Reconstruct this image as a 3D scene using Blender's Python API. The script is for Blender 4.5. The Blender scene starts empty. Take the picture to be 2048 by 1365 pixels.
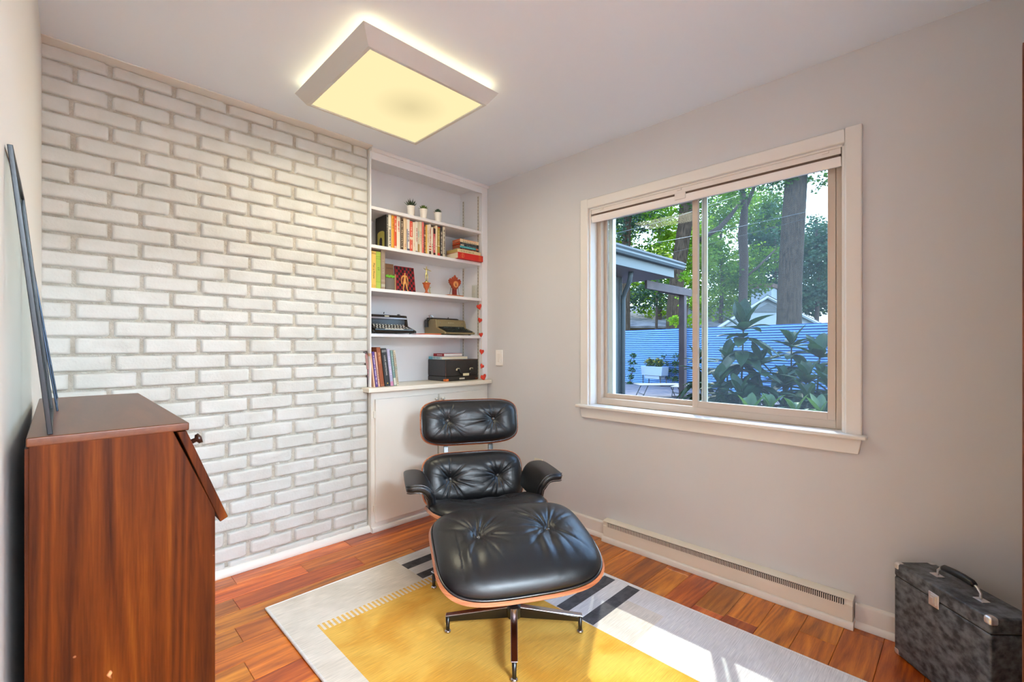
import bpy, bmesh, math, random
from mathutils import Vector, Matrix, noise

random.seed(11)
C = bpy.context.scene.collection
SC = bpy.context.scene
R = math.radians
S2 = math.sqrt(.5)

# ---------------------------------------------------------------- camera, light, exposure
EYE = 1.187
cam_d = bpy.data.cameras.new('camera'); cam = bpy.data.objects.new('camera', cam_d); C.objects.link(cam)
cam_d.sensor_width = 36; cam_d.lens = 910 / 2048 * 36; cam_d.shift_y = 9.5 / 2048
cam_d.clip_start = .01; cam_d.clip_end = 500
cam.location = (0, 0, EYE); cam.rotation_euler = (R(90), 0, R(-45))
SC.camera = cam
SC.view_settings.view_transform = 'Standard'; SC.view_settings.look = 'None'
SC.view_settings.exposure = 1.4; SC.view_settings.gamma = 1.0; SC.view_settings.use_curve_mapping = False
SC.cycles.use_denoising = True
try: SC.cycles.denoiser = 'OPENIMAGEDENOISE'
except Exception: pass
SC.cycles.max_bounces = 10; SC.cycles.diffuse_bounces = 6; SC.cycles.glossy_bounces = 4
SC.cycles.transparent_max_bounces = 24; SC.cycles.transmission_bounces = 6
SC.cycles.sample_clamp_indirect = 6.0; SC.cycles.caustics_reflective = False; SC.cycles.caustics_refractive = False

W = bpy.data.worlds.new('sky'); SC.world = W; W.use_nodes = True
nt = W.node_tree; nt.nodes.clear()
wo = nt.nodes.new('ShaderNodeOutputWorld'); bg = nt.nodes.new('ShaderNodeBackground')
tc = nt.nodes.new('ShaderNodeTexCoord'); sx = nt.nodes.new('ShaderNodeSeparateXYZ')
rp = nt.nodes.new('ShaderNodeValToRGB')
mrw = nt.nodes.new('ShaderNodeMapRange'); mrw.inputs[1].default_value = -1; mrw.inputs[2].default_value = 1
nt.links.new(tc.outputs['Generated'], sx.inputs[0]); nt.links.new(sx.outputs[2], mrw.inputs[0]); nt.links.new(mrw.outputs[0], rp.inputs[0])
el = rp.color_ramp.elements
el[0].position = .485; el[0].color = (.07, .075, .06, 1)
e = el.new(.50); e.color = (.74, .87, 1.0, 1)
el[-1].position = 1.0; el[-1].color = (.25, .45, .95, 1)
e = el.new(.61); e.color = (.55, .76, 1.0, 1)
nt.links.new(rp.outputs[0], bg.inputs[0]); bg.inputs[1].default_value = 3.6
nt.links.new(bg.outputs[0], wo.inputs[0])

SUN_TO = Vector((-.58, -.31, -.8)).normalized()          # the way the sunlight travels
sd = bpy.data.lights.new('sun', 'SUN'); sun = bpy.data.objects.new('sun', sd); C.objects.link(sun)
sd.energy = 1.8; sd.angle = R(.6); sd.color = (1, .95, .86)
sun.rotation_euler = SUN_TO.to_track_quat('-Z', 'Y').to_euler(); sun.location = (8, 5, 12)

def area(name, loc, rot, sx_, sy_, power, col, portal=False):
    d = bpy.data.lights.new(name, 'AREA'); o = bpy.data.objects.new(name, d); C.objects.link(o)
    d.shape = 'RECTANGLE'; d.size = sx_; d.size_y = sy_; d.energy = power; d.color = col
    o.location = loc; o.rotation_euler = rot
    if portal: d.cycles.is_portal = True
    return o
area('window_portal', (2.60, 1.03, 1.42), (0, R(90), 0), 1.2, 1.4, 1, (1, 1, 1), True)

# ---------------------------------------------------------------- helpers
def lin(c):
    f = lambda v: v / 12.92 if v <= .04045 else ((v + .055) / 1.055) ** 2.4
    return tuple(f(v / 255) for v in c) + (1,)

MATS = {}
def mat(name, rgb, rough=.5, metal=0., spec=.5, var=None, bump=None, coat=0., emis=None, alpha=None, trans=0., vec=None, ior=None, translucent=0.):
    """rgb 0-255 sRGB; var=(scale, other rgb, detail); bump=(scale, strength, distance)"""
    if name in MATS: return MATS[name]
    m = bpy.data.materials.new(name); m.use_nodes = True; t = m.node_tree
    b = t.nodes['Principled BSDF']; MATS[name] = m
    b.inputs['Base Color'].default_value = lin(rgb)
    b.inputs['Roughness'].default_value = rough; b.inputs['Metallic'].default_value = metal
    b.inputs['Specular IOR Level'].default_value = spec; b.inputs['Coat Weight'].default_value = coat
    b.inputs['Coat Roughness'].default_value = .12
    if ior: b.inputs['IOR'].default_value = ior
    if trans: b.inputs['Transmission Weight'].default_value = trans
    tcn = t.nodes.new('ShaderNodeTexCoord'); mp = t.nodes.new('ShaderNodeMapping')
    t.links.new(tcn.outputs['Object'], mp.inputs[0])
    if vec: mp.inputs['Scale'].default_value = vec
    if var:
        n = t.nodes.new('ShaderNodeTexNoise'); n.inputs['Scale'].default_value = var[0]; n.inputs['Detail'].default_value = var[2] if len(var) > 2 else 4
        r = t.nodes.new('ShaderNodeValToRGB'); t.links.new(mp.outputs[0], n.inputs['Vector']); t.links.new(n.outputs[0], r.inputs[0])
        r.color_ramp.elements[0].position = .35; r.color_ramp.elements[1].position = .65
        r.color_ramp.elements[0].color = lin(rgb); r.color_ramp.elements[1].color = lin(var[1])
        t.links.new(r.outputs[0], b.inputs['Base Color'])
    if bump:
        n2 = t.nodes.new('ShaderNodeTexNoise'); n2.inputs['Scale'].default_value = bump[0]; n2.inputs['Detail'].default_value = 5
        bp = t.nodes.new('ShaderNodeBump'); bp.inputs['Strength'].default_value = bump[1]; bp.inputs['Distance'].default_value = bump[2]
        t.links.new(mp.outputs[0], n2.inputs['Vector']); t.links.new(n2.outputs[0], bp.inputs['Height']); t.links.new(bp.outputs[0], b.inputs['Normal'])
    if emis:
        b.inputs['Emission Color'].default_value = lin(emis[0]); b.inputs['Emission Strength'].default_value = emis[1]
    if alpha is not None: b.inputs['Alpha'].default_value = alpha
    if translucent:
        tr = t.nodes.new('ShaderNodeBsdfTranslucent'); mx = t.nodes.new('ShaderNodeMixShader'); mx.inputs[0].default_value = translucent
        src = b.inputs['Base Color']
        if src.is_linked: t.links.new(src.links[0].from_socket, tr.inputs[0])
        else: tr.inputs[0].default_value = src.default_value
        out = t.nodes['Material Output']
        t.links.new(b.outputs[0], mx.inputs[1]); t.links.new(tr.outputs[0], mx.inputs[2]); t.links.new(mx.outputs[0], out.inputs[0])
    return m

def wood(name, stops, vec, scale=1.6, rough=.38, coat=.25, attr=False, warp=2.2, spec=.5, streak=True, scratch=False):
    """grain stretched along the axis whose mapping scale is small"""
    if name in MATS: return MATS[name]
    m = bpy.data.materials.new(name); m.use_nodes = True; t = m.node_tree; MATS[name] = m
    N = t.nodes.new; L = t.links.new
    b = t.nodes['Principled BSDF']; b.inputs['Roughness'].default_value = rough; b.inputs['Coat Weight'].default_value = coat
    b.inputs['Coat Roughness'].default_value = .2; b.inputs['Specular IOR Level'].default_value = spec
    tcn = N('ShaderNodeTexCoord'); mp = N('ShaderNodeMapping'); mp.inputs['Scale'].default_value = vec
    vsrc = tcn.outputs['Object']
    if attr:
        at = N('ShaderNodeAttribute'); at.attribute_name = 'rnd'
        ad = N('ShaderNodeVectorMath'); ad.operation = 'MULTIPLY_ADD'
        L(at.outputs['Color'], ad.inputs[0]); ad.inputs[1].default_value = (9, 7, 5); L(vsrc, ad.inputs[2]); vsrc = ad.outputs[0]
    L(vsrc, mp.inputs[0])
    n1 = N('ShaderNodeTexNoise'); n1.inputs['Scale'].default_value = scale; n1.inputs['Detail'].default_value = 6; n1.inputs['Distortion'].default_value = .6
    L(mp.outputs[0], n1.inputs['Vector'])
    # ring figure
    mp2 = N('ShaderNodeMapping'); mp2.inputs['Scale'].default_value = tuple(v * .45 for v in vec); L(vsrc, mp2.inputs[0])
    n2 = N('ShaderNodeTexNoise'); n2.inputs['Scale'].default_value = scale * .8; n2.inputs['Detail'].default_value = 1.5; L(mp2.outputs[0], n2.inputs['Vector'])
    mm = N('ShaderNodeMath'); mm.operation = 'MULTIPLY'; mm.inputs[1].default_value = 22; L(n2.outputs[0], mm.inputs[0])
    fr = N('ShaderNodeMath'); fr.operation = 'PINGPONG'; fr.inputs[1].default_value = 1; L(mm.outputs[0], fr.inputs[0])
    mp3 = N('ShaderNodeMapping'); mp3.inputs['Scale'].default_value = tuple(v * 6 for v in vec); L(vsrc, mp3.inputs[0])
    n3 = N('ShaderNodeTexNoise'); n3.inputs['Scale'].default_value = scale * 2; n3.inputs['Detail'].default_value = 4; L(mp3.outputs[0], n3.inputs['Vector'])
    a1 = N('ShaderNodeMath'); a1.operation = 'MULTIPLY_ADD'; a1.inputs[1].default_value = .22; L(fr.outputs[0], a1.inputs[0]); L(n1.outputs[0], a1.inputs[2])
    a2 = N('ShaderNodeMath'); a2.operation = 'MULTIPLY_ADD'; a2.inputs[1].default_value = .35; L(n3.outputs[0], a2.inputs[0]); L(a1.outputs[0], a2.inputs[2])
    rr = N('ShaderNodeMapRange'); rr.inputs[1].default_value = .42; rr.inputs[2].default_value = 1.12; L(a2.outputs[0], rr.inputs[0])
    r = N('ShaderNodeValToRGB'); L(rr.outputs[0], r.inputs[0])
    el = r.color_ramp.elements; el[0].color = lin(stops[0]); el[1].color = lin(stops[-1])
    for i, s in enumerate(stops[1:-1]): e = el.new((i + 1) / (len(stops) - 1)); e.color = lin(s)
    col = r.outputs[0]
    if attr:
        sp = N('ShaderNodeSeparateColor'); L(at.outputs['Color'], sp.inputs[0])
        mr = N('ShaderNodeMapRange'); mr.inputs[3].default_value = .74; mr.inputs[4].default_value = 1.26; L(sp.outputs[0], mr.inputs[0])
        hs = N('ShaderNodeHueSaturation'); L(mr.outputs[0], hs.inputs['Value']); L(col, hs.inputs['Color'])
        mh = N('ShaderNodeMapRange'); mh.inputs[3].default_value = .488; mh.inputs[4].default_value = .512; L(sp.outputs[1], mh.inputs[0]); L(mh.outputs[0], hs.inputs['Hue'])
        col = hs.outputs[0]
    if scratch:
        ns = N('ShaderNodeTexNoise'); ns.inputs['Scale'].default_value = 16; ns.inputs['Detail'].default_value = 3; L(tcn.outputs['Object'], ns.inputs['Vector'])
        rs = N('ShaderNodeValToRGB'); rs.color_ramp.elements[0].position = .70; rs.color_ramp.elements[1].position = .72; L(ns.outputs[0], rs.inputs[0])
        mx = N('ShaderNodeMixRGB'); L(rs.outputs[0], mx.inputs[0]); L(col, mx.inputs[1]); mx.inputs[2].default_value = lin((205, 140, 95)); col = mx.outputs[0]
    L(col, b.inputs['Base Color'])
    bp = N('ShaderNodeBump'); bp.inputs['Strength'].default_value = .12; bp.inputs['Distance'].default_value = .001
    L(a2.outputs[0], bp.inputs['Height']); L(bp.outputs[0], b.inputs['Normal'])
    return m

class MB:
    """collects shapes (world or thing-local coordinates) and links them as ONE mesh object"""
    def __init__(s, o=(0, 0, 0)):
        s.v = []; s.f = []; s.mi = []; s.o = Vector(o); s.cur = 0; s.M = None; s.attr = []; s.a = None
    def add(s, vs, fs):
        n = len(s.v)
        for p in vs:
            p = Vector(p)
            if s.M is not None: p = s.M @ p
            s.v.append(p - s.o)
        for f in fs: s.f.append([i + n for i in f]); s.mi.append(s.cur); s.attr.append(s.a)
        return s
    def box(s, x0, x1, y0, y1, z0, z1):
        vs = [(x, y, z) for z in (z0, z1) for y in (y0, y1) for x in (x0, x1)]
        return s.add(vs, [(0, 2, 3, 1), (4, 5, 7, 6), (0, 1, 5, 4), (2, 6, 7, 3), (0, 4, 6, 2), (1, 3, 7, 5)])
    def cbox(s, c, d, rot=None):
        c = Vector(c); hx, hy, hz = (q / 2 for q in d)
        vs = [Vector((x, y, z)) for z in (-hz, hz) for y in (-hy, hy) for x in (-hx, hx)]
        if rot is not None: vs = [rot @ p for p in vs]
        return s.add([c + p for p in vs], [(0, 2, 3, 1), (4, 5, 7, 6), (0, 1, 5, 4), (2, 6, 7, 3), (0, 4, 6, 2), (1, 3, 7, 5)])
    def prism(s, poly, a, b, plane='xz'):
        """poly 2-D outline extruded from a to b along the missing axis"""
        n = len(poly)
        def mk(p, d):
            if plane == 'xz': return (p[0], d, p[1])
            if plane == 'xy': return (p[0], p[1], d)
            return (d, p[0], p[1])
        vs = [mk(p, a) for p in poly] + [mk(p, b) for p in poly]
        fs = [list(range(n)), list(range(2 * n - 1, n - 1, -1))] + [(i, i + n, (i + 1) % n + n, (i + 1) % n) for i in range(n)]
        return s.add(vs, fs)
    def lathe(s, prof, c=(0, 0, 0), seg=24, cap=True, rot=None):
        c = Vector(c); vs = []; fs = []; n = len(prof)
        for k in range(seg):
            a = 2 * math.pi * k / seg
            for r, z in prof:
                p = Vector((r * math.cos(a), r * math.sin(a), z)); vs.append(c + (rot @ p if rot is not None else p))
        for k in range(seg):
            k2 = (k + 1) % seg
            for i in range(n - 1): fs.append((k * n + i, k2 * n + i, k2 * n + i + 1, k * n + i + 1))
        if cap:
            if prof[0][0] > 1e-5: fs.append([k * n for k in range(seg)][::-1])
            if prof[-1][0] > 1e-5: fs.append([k * n + n - 1 for k in range(seg)])
        return s.add(vs, fs)
    def tube(s, pts, r, seg=8, closed=False):
        pts = [Vector(p) for p in pts]; n = len(pts); vs = []; fs = []
        rr = r if isinstance(r, (list, tuple)) else [r] * n
        up = None
        for i, p in enumerate(pts):
            if closed: d = pts[(i + 1) % n] - pts[i - 1]
            else: d = pts[min(i + 1, n - 1)] - pts[max(i - 1, 0)]
            d = d.normalized() if d.length > 1e-9 else Vector((0, 0, 1))
            if up is None:
                up = Vector((0, 0, 1)) if abs(d.z) < .9 else Vector((1, 0, 0))
            u = (up - d * up.dot(d)); u = u.normalized() if u.length > 1e-6 else d.orthogonal().normalized(); w = d.cross(u); up = u
            for k in range(seg):
                a = 2 * math.pi * k / seg; vs.append(p + (u * math.cos(a) + w * math.sin(a)) * rr[i])
        m = n if closed else n - 1
        for i in range(m):
            j = (i + 1) % n
            for k in range(seg): fs.append((i * seg + k, i * seg + (k + 1) % seg, j * seg + (k + 1) % seg, j * seg + k))
        if not closed: fs.append(list(range(seg))[::-1]); fs.append([(n - 1) * seg + k for k in range(seg)])
        return s.add(vs, fs)
    def grid(s, fn, nu, nv, closeu=False):
        vs = [fn(i / (nu if closeu else nu - 1), j / (nv - 1)) for j in range(nv) for i in range(nu)]
        fs = []
        for j in range(nv - 1):
            for i in range(nu if closeu else nu - 1):
                i2 = (i + 1) % nu; fs.append((j * nu + i, j * nu + i2, (j + 1) * nu + i2, (j + 1) * nu + i))
        return s.add(vs, fs)
    def build(s, name, m, parent=None, smooth=False, bevel=0, seg=2, solid=0, sub=0, fix=True):
        me = bpy.data.meshes.new(name); me.from_pydata([tuple(p) for p in s.v], [], s.f)
        ms = m if isinstance(m, (list, tuple)) else [m]
        for q in ms: me.materials.append(q)
        if len(ms) > 1: me.polygons.foreach_set('material_index', s.mi)
        if any(a is not None for a in s.attr):
            at = me.color_attributes.new('rnd', 'FLOAT_COLOR', 'CORNER')
            for p in me.polygons:
                for li in p.loop_indices: at.data[li].color = (*s.attr[p.index], 1)
        if fix:
            bm = bmesh.new(); bm.from_mesh(me); bmesh.ops.recalc_face_normals(bm, faces=bm.faces); bm.to_mesh(me); bm.free()
        me.polygons.foreach_set('use_smooth', [bool(smooth)] * len(me.polygons)); me.update()
        o = bpy.data.objects.new(name, me); C.objects.link(o)
        if parent: o.parent = parent
        if solid:
            q = o.modifiers.new('solid', 'SOLIDIFY'); q.thickness = solid; q.offset = -1
        if bevel:
            q = o.modifiers.new('bevel', 'BEVEL'); q.width = bevel; q.segments = seg; q.limit_method = 'ANGLE'; q.angle_limit = R(35); q.harden_normals = False
            me.polygons.foreach_set('use_smooth', [True] * len(me.polygons))
            w = o.modifiers.new('wn', 'WEIGHTED_NORMAL'); w.keep_sharp = False
        if sub:
            q = o.modifiers.new('sub', 'SUBSURF'); q.levels = sub; q.render_levels = sub
        return o

def tag(o, label, cat, group=None, kind=None):
    o['label'] = label; o['category'] = cat
    if group: o['group'] = group
    if kind: o['kind'] = kind
    return o
def thing(name, label, cat, loc=(0, 0, 0), rz=0., group=None):
    o = bpy.data.objects.new(name, None); C.objects.link(o); o.empty_display_size = .05
    o.location = loc; o.rotation_euler = (0, 0, rz); return tag(o, label, cat, group)
def struct(o): o['kind'] = 'structure'; return o
def ray(px, py):
    a = (px - 1024) / 910; return Vector(((1 + a) * S2, (1 - a) * S2, -(py - 692) / 910))
def at(px, py, Z):
    """point of the place seen at a photo pixel, Z metres in front of the lens"""
    return Vector((0, 0, EYE)) + ray(px, py) * Z
def ony(px, py, y): d = ray(px, py); return Vector((0, 0, EYE)) + d * (y / d.y)
def onx(px, py, x): d = ray(px, py); return Vector((0, 0, EYE)) + d * (x / d.x)
def onz(px, py, z): d = ray(px, py); return Vector((0, 0, EYE)) + d * ((z - EYE) / d.z)
def textmesh(txt, size, depth=.0004):
    cu = bpy.data.curves.new('lettering', 'FONT'); cu.body = txt; cu.size = size; cu.extrude = depth; cu.align_x = 'CENTER'; cu.align_y = 'CENTER'
    cu.resolution_u = 2
    o = bpy.data.objects.new('lettering', cu); C.objects.link(o)
    me = bpy.data.meshes.new_from_object(o.evaluated_get(bpy.context.evaluated_depsgraph_get())); bpy.data.objects.remove(o); bpy.data.curves.remove(cu)
    return me
def lettering(txt, size, m, parent, M4, name='lettering', depth=.0004):
    me = textmesh(txt, size, depth); me.transform(M4); me.materials.clear(); me.materials.append(m); me.name = name
    o = bpy.data.objects.new(name, me); C.objects.link(o); o.parent = parent; return o
# text standing in a vertical plane facing -y: (x right, z up)
FACE = lambda p, ang=0.: Matrix.Translation(p) @ Matrix.Rotation(R(90), 4, 'X') @ Matrix.Rotation(ang, 4, 'Z')
# ================================================================ the room
H = 2.444
WX = 2.40                      # window wall
BY = 2.712                     # mortar face of the brick wall
NB = 2.945
def wl(y): return -.045 - .0139 * (2.70 - y)       # left wall runs very slightly off square
paint = mat('wall_paint', (210, 210, 210), .62, bump=(260, .05, .001), var=(.9, (207, 206, 206), 2))
lpaint = mat('left_wall_paint', (236, 234, 230), .5, bump=(200, .05, .001))
ceilp = mat('ceiling_paint', (228, 238, 250), .8, bump=(180, .05, .001))
trimp = mat('trim_paint', (228, 225, 219), .35, bump=(40, .06, .001))
shelfp = mat('shelf_paint', (230, 230, 232), .4, bump=(60, .03, .001))
dark = mat('dark_gap', (18, 15, 14), .8)

# floor boards, running along x
fm = wood('cherry_floor', [(96, 38, 6), (162, 78, 16), (200, 108, 28), (224, 136, 46)], (1.3, 17, 1), 1.5, rough=.3, coat=.25, attr=True)
b = MB()
y = .365 - .1295 * 8
while y < 2.75:
    x = -.20 - random.random() * .6
    while x < WX + .02:
        L_ = random.choice((.45, .6, .8, 1.0, 1.25)); x1 = min(x + L_, WX + .03)
        b.a = (random.random(), random.random(), random.random()); g = .0006
        X0, X1, Y0, Y1 = max(x, -.22) + g, x1 - g, y + g, y + .1295 - g; h = .0012
        if X1 > X0 + .01:
            b.add([(X0, Y0, -.02), (X1, Y0, -.02), (X1, Y1, -.02), (X0, Y1, -.02), (X0, Y0, -h), (X1, Y0, -h), (X1, Y1, -h), (X0, Y1, -h),
                   (X0 + h, Y0 + h, 0), (X1 - h, Y0 + h, 0), (X1 - h, Y1 - h, 0), (X0 + h, Y1 - h, 0)],
                  [(0, 1, 5, 4), (1, 2, 6, 5), (2, 3, 7, 6), (3, 0, 4, 7), (4, 5, 9, 8), (5, 6, 10, 9), (6, 7, 11, 10), (7, 4, 8, 11), (8, 9, 10, 11)])
        x = x1
    y += .1295
b.a = (.1, .1, .1); b.box(-.25, WX + .2, -2.9, 3.05, -.06, -.02); b.box(-.25, WX + .2, -2.9, .365 - .1295 * 8, -.02, -.0005)
struct(b.build('floor', fm))
struct(MB().box(-.3, WX + .3, -2.9, 3.3, H, H + .06).build('ceiling', ceilp))
# left wall
b = MB(); b.prism([(wl(-2.9) - .12, -2.9), (wl(-2.9), -2.9), (wl(2.95), 2.95), (wl(2.95) - .12, 2.95)], 0, H, 'xy'); struct(b.build('wall_left', lpaint))
# window wall with its opening
OY0, OY1, OZ0, OZ1 = .373, 1.702, .812, 2.058
b = MB(); b.box(WX, WX + .14, -2.9, OY0, 0, H); b.box(WX, WX + .14, OY1, 3.3, 0, H); b.box(WX, WX + .14, OY0, OY1, 0, OZ0 - .0182); b.box(WX, WX + .14, OY0, OY1, OZ1, H)
struct(b.build('wall_right', paint))
# back wall behind the viewer, with a cased opening to the hall, and the hall's end wall
b = MB(); b.box(.95, WX, -.62, -.50, 0, H); b.box(wl(-.6), .95, -.62, -.50, 2.1, H); struct(b.build('wall_back', paint))
struct(MB().box(-.2, WX + .14, -2.95, -2.85, 0, H).build('wall_hall', paint))
# brick wall
brickm = mat('painted_brick', (208, 208, 204), .55, bump=(95, .5, .003), var=(7, (198, 198, 192), 5))
mortm = mat('painted_mortar', (196, 191, 180), .8, bump=(140, .9, .006), var=(30, (178, 171, 157), 5))
b = MB(); rb = random.Random(5)
XR = 1.402
def brick(x0, x1, z0, z1):
    w, h = x1 - x0, z1 - z0; seed = rb.random() * 50; nx = max(5, int(w / .0105)); nz = 9
    tilt = rb.uniform(-.0015, .0015); dep = rb.uniform(.0135, .0175); wob = rb.uniform(.6, 1.6); rad = rb.uniform(.0024, .0042); rough = 1.0 if rb.random() < .75 else 2.6
    cut = [rb.uniform(0, .012) if rb.random() < .45 else .002 for _ in range(4)]
    def fn(u, v):
        # push samples to the rim so that the edge is round
        uu = .5 - .5 * math.cos(math.pi * u); uu = .55 * uu + .45 * u; vv = .5 - .5 * math.cos(math.pi * v)
        x = x0 + uu * w; z = z0 + vv * h
        e = min(uu * w, (1 - uu) * w, vv * h, (1 - vv) * h)
        # rounded corners
        for (cx, cz, k) in ((x0, z0, 0), (x1, z0, 1), (x0, z1, 2), (x1, z1, 3)):
            dx = max(0, .010 + cut[k] - abs(x - cx)); dz = max(0, .010 + cut[k] - abs(z - cz))
            if dx > 0 and dz > 0: e = min(e, .010 + cut[k] - math.hypot(dx, dz))
        nn = noise.noise(Vector((x * 26 + seed, z * 30, seed)))
        e = e + .0022 * noise.noise(Vector((x * 90 + seed, z * 90, 3))) if 0 < e < .012 else e
        t = max(0, min(1, e / rad)); t = math.sqrt(max(0, 1 - (1 - t) ** 2))
        d = dep * t + (nn * .0012 * wob * rough + .0010 * rough * noise.noise(Vector((x * 75, z * 75 + seed, 1)))) * t + tilt * (v - .5) * 2
        zz = z + .0016 * noise.noise(Vector((x * 20, seed, v * 2)))
        return (x, BY + .001 - max(d, -.0005), zz)
    b.grid(fn, nx, nz)
zj = [1.30 + .0722 * k for k in range(-0, 17)]; zl = [1.30 - .0769 * k for k in range(0, 18)]
courses = [(zj[k], zj[k + 1], k % 2) for k in range(16)] + [(zl[k + 1], zl[k], (k + 1) % 2) for k in range(17)]
for z0, z1, odd in courses:
    if z0 < 0: z0 = 0.0
    z1 = min(z1, H)
    if z1 - z0 < .02: continue
    j = 1.299 if odd else 1.178
    xs = [XR]
    while j > wl(2.7) + .03: xs.append(j + rb.uniform(-.007, .007)); j -= .226 + rb.uniform(-.002, .002)
    xs.append(wl(2.7) - .01); xs = xs[::-1]
    for xa, xb in zip(xs, xs[1:]):
        g = rb.uniform(.0055, .0085); gz = rb.uniform(.004, .007)
        brick(xa + (g if xa > wl(2.7) else 0), xb - (g if xb < XR - .001 else .001), z0 + gz, z1 - gz * .8)
b.cur = 1
def mort(u, v):
    x = wl(2.7) - .02 + u * (XR - wl(2.7) + .02); z = v * H
    return (x, BY + .0025 * noise.noise(Vector((x * 22, z * 40, 9))), z)
b.grid(mort, 160, 260)
b.box(wl(2.7) - .02, XR, BY + .003, BY + .12, 0, H)
struct(MB().box(XR, WX + .14, NB + .021, NB + .14, 0, H).build('wall_niche', paint))
struct(b.build('wall_brick', [brickm, mortm], smooth=True, fix=False))
# trims round the brick
struct(MB().box(wl(2.6) - .005, 1.40, 2.63, 2.722, H - .005, H).build('trim_1', trimp, bevel=.003))
b = MB(); b.prism([(2.69, 0), (2.678, 0), (2.676, .012), (2.681, .030), (2.692, .040), (2.71, .042), (2.71, 0)], wl(2.69), 1.412, 'yz'); struct(b.build('baseboard_brick', trimp, smooth=False, bevel=.002))
# window wall skirting with shoe moulding, either side of the heater
for i, (ya, yb) in enumerate(((-.50, .335), (1.57, 2.64))):
    b = MB(); b.prism([(WX, 0), (WX - .016, 0), (WX - .016, .088), (WX - .010, .098), (WX, .100)], ya, yb, 'xz')
    b.prism([(WX - .016, 0), (WX - .030, 0), (WX - .029, .014), (WX - .022, .024), (WX - .016, .027)], ya, yb, 'xz')
    struct(b.build('baseboard_right', trimp, bevel=.0015))

# ================================================================ window
alum = mat('bronze_vinyl', (198, 182, 166), .38, spec=.5)
white = mat('white_vinyl', (236, 236, 236), .35)
glassm = bpy.data.materials.new('window_glass'); glassm.use_nodes = True; t = glassm.node_tree; t.nodes.clear()
o_ = t.nodes.new('ShaderNodeOutputMaterial'); tr = t.nodes.new('ShaderNodeBsdfTransparent'); gl = t.nodes.new('ShaderNodeBsdfGlossy'); mx = t.nodes.new('ShaderNodeMixShader')
fz = t.nodes.new('ShaderNodeMapRange'); lwt = t.nodes.new('ShaderNodeLayerWeight'); lwt.inputs[0].default_value = .5; fz.inputs[1].default_value = .45; fz.inputs[3].default_value = .012; fz.inputs[4].default_value = .12; t.links.new(lwt.outputs['Facing'], fz.inputs[0]); gl.inputs['Roughness'].default_value = .02; tr.inputs[0].default_value = (.90, .95, .95, 1)
t.links.new(fz.outputs[0], mx.inputs[0]); t.links.new(tr.outputs[0], mx.inputs[1]); t.links.new(gl.outputs[0], mx.inputs[2]); t.links.new(mx.outputs[0], o_.inputs[0])
screen = bpy.data.materials.new('insect_screen'); screen.use_nodes = True; t = screen.node_tree; t.nodes.clear()
o_ = t.nodes.new('ShaderNodeOutputMaterial'); tr = t.nodes.new('ShaderNodeBsdfTransparent'); df = t.nodes.new('ShaderNodeBsdfDiffuse'); tl = t.nodes.new('ShaderNodeBsdfTranslucent'); ad = t.nodes.new('ShaderNodeMixShader'); mx = t.nodes.new('ShaderNodeMixShader')
df.inputs[0].default_value = (.26, .31, .36, 1); tl.inputs[0].default_value = (.26, .31, .36, 1); ad.inputs[0].default_value = .5; mx.inputs[0].default_value = .08
t.links.new(df.outputs[0], ad.inputs[1]); t.links.new(tl.outputs[0], ad.inputs[2]); t.links.new(tr.outputs[0], mx.inputs[1]); t.links.new(ad.outputs[0], mx.inputs[2]); t.links.new(mx.outputs[0], o_.inputs[0])

# casing, stool and apron
b = MB(); cw = .062
def casing_side(y0, y1):
    b.prism([(WX, y0), (WX - .014, y0), (WX - .018, y0 + .006), (WX - .018, y1 - .006), (WX - .012, y1), (WX, y1)], OZ0 - .016, OZ1 + cw, 'xy')
casing_side(OY0 - cw, OY0 - .002); casing_side(OY1 + .002, OY1 + cw)
b.prism([(WX, OZ1 + .002), (WX - .014, OZ1 + .002), (WX - .018, OZ1 + .008), (WX - .018, OZ1 + cw - .006), (WX - .012, OZ1 + cw), (WX, OZ1 + cw)], OY0 - .002, OY1 + .002, 'xz')
struct(b.build('trim_2', trimp, bevel=.0015))
b = MB(); b.prism([(WX - .048, OY0 - cw - .018), (WX - .048, OY1 + cw + .018), (WX - .0002, OY1 + cw + .018), (WX - .0002, OY1), (WX + .16, OY1), (WX + .16, OY0), (WX - .0002, OY0), (WX - .0002, OY0 - cw - .018)], OZ0 - .018, OZ0, 'xy')
struct(b.build('trim_3', trimp, bevel=.006, seg=4))
b = MB(); b.prism([(OY0 - cw, OZ0 - .018), (OY0 - cw + .012, OZ0 - .084), (OY1 + cw - .012, OZ0 - .084), (OY1 + cw, OZ0 - .018)], WX - .018, WX, 'yz')
struct(b.build('trim_4', trimp, bevel=.004, seg=3))
# jamb lining
b = MB(); jt = .010
b.box(WX, WX + .14, OY0 - .001, OY0 + jt, OZ0, OZ1); b.box(WX, WX + .14, OY1 - jt, OY1 + .001, OZ0, OZ1); b.box(WX, WX + .14, OY0, OY1, OZ1 - jt, OZ1)
struct(b.build('trim_5', trimp, bevel=.002))
win = MB(); FX = WX + .068; fy0, fy1, fz0, fz1 = OY0 + jt, OY1 - jt, OZ0 + .0008, OZ1 - jt; fw = .032
def ring(mb, x0, x1, y0, y1, z0, z1, w, wb=None, wt=None):
    wb = wb or w; wt = wt or w
    mb.box(x0, x1, y0, y0 + w, z0, z1); mb.box(x0, x1, y1 - w, y1, z0, z1); mb.box(x0, x1, y0 + w, y1 - w, z0, z0 + wb); mb.box(x0, x1, y0 + w, y1 - w, z1 - wt, z1)
ring(win, FX, FX + .07, fy0, fy1, fz0, fz1, fw, .040)
wf = struct(win.build('window_1', alum, bevel=.0025))
ms0, ms1 = 1.030, 1.066
s_ = MB(); ring(s_, FX - .004, FX + .022, .416, ms1, fz0 + .038, fz1 - .028, .030, .034); sash = s_.build('sliding_sash', alum, wf, bevel=.002)
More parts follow.
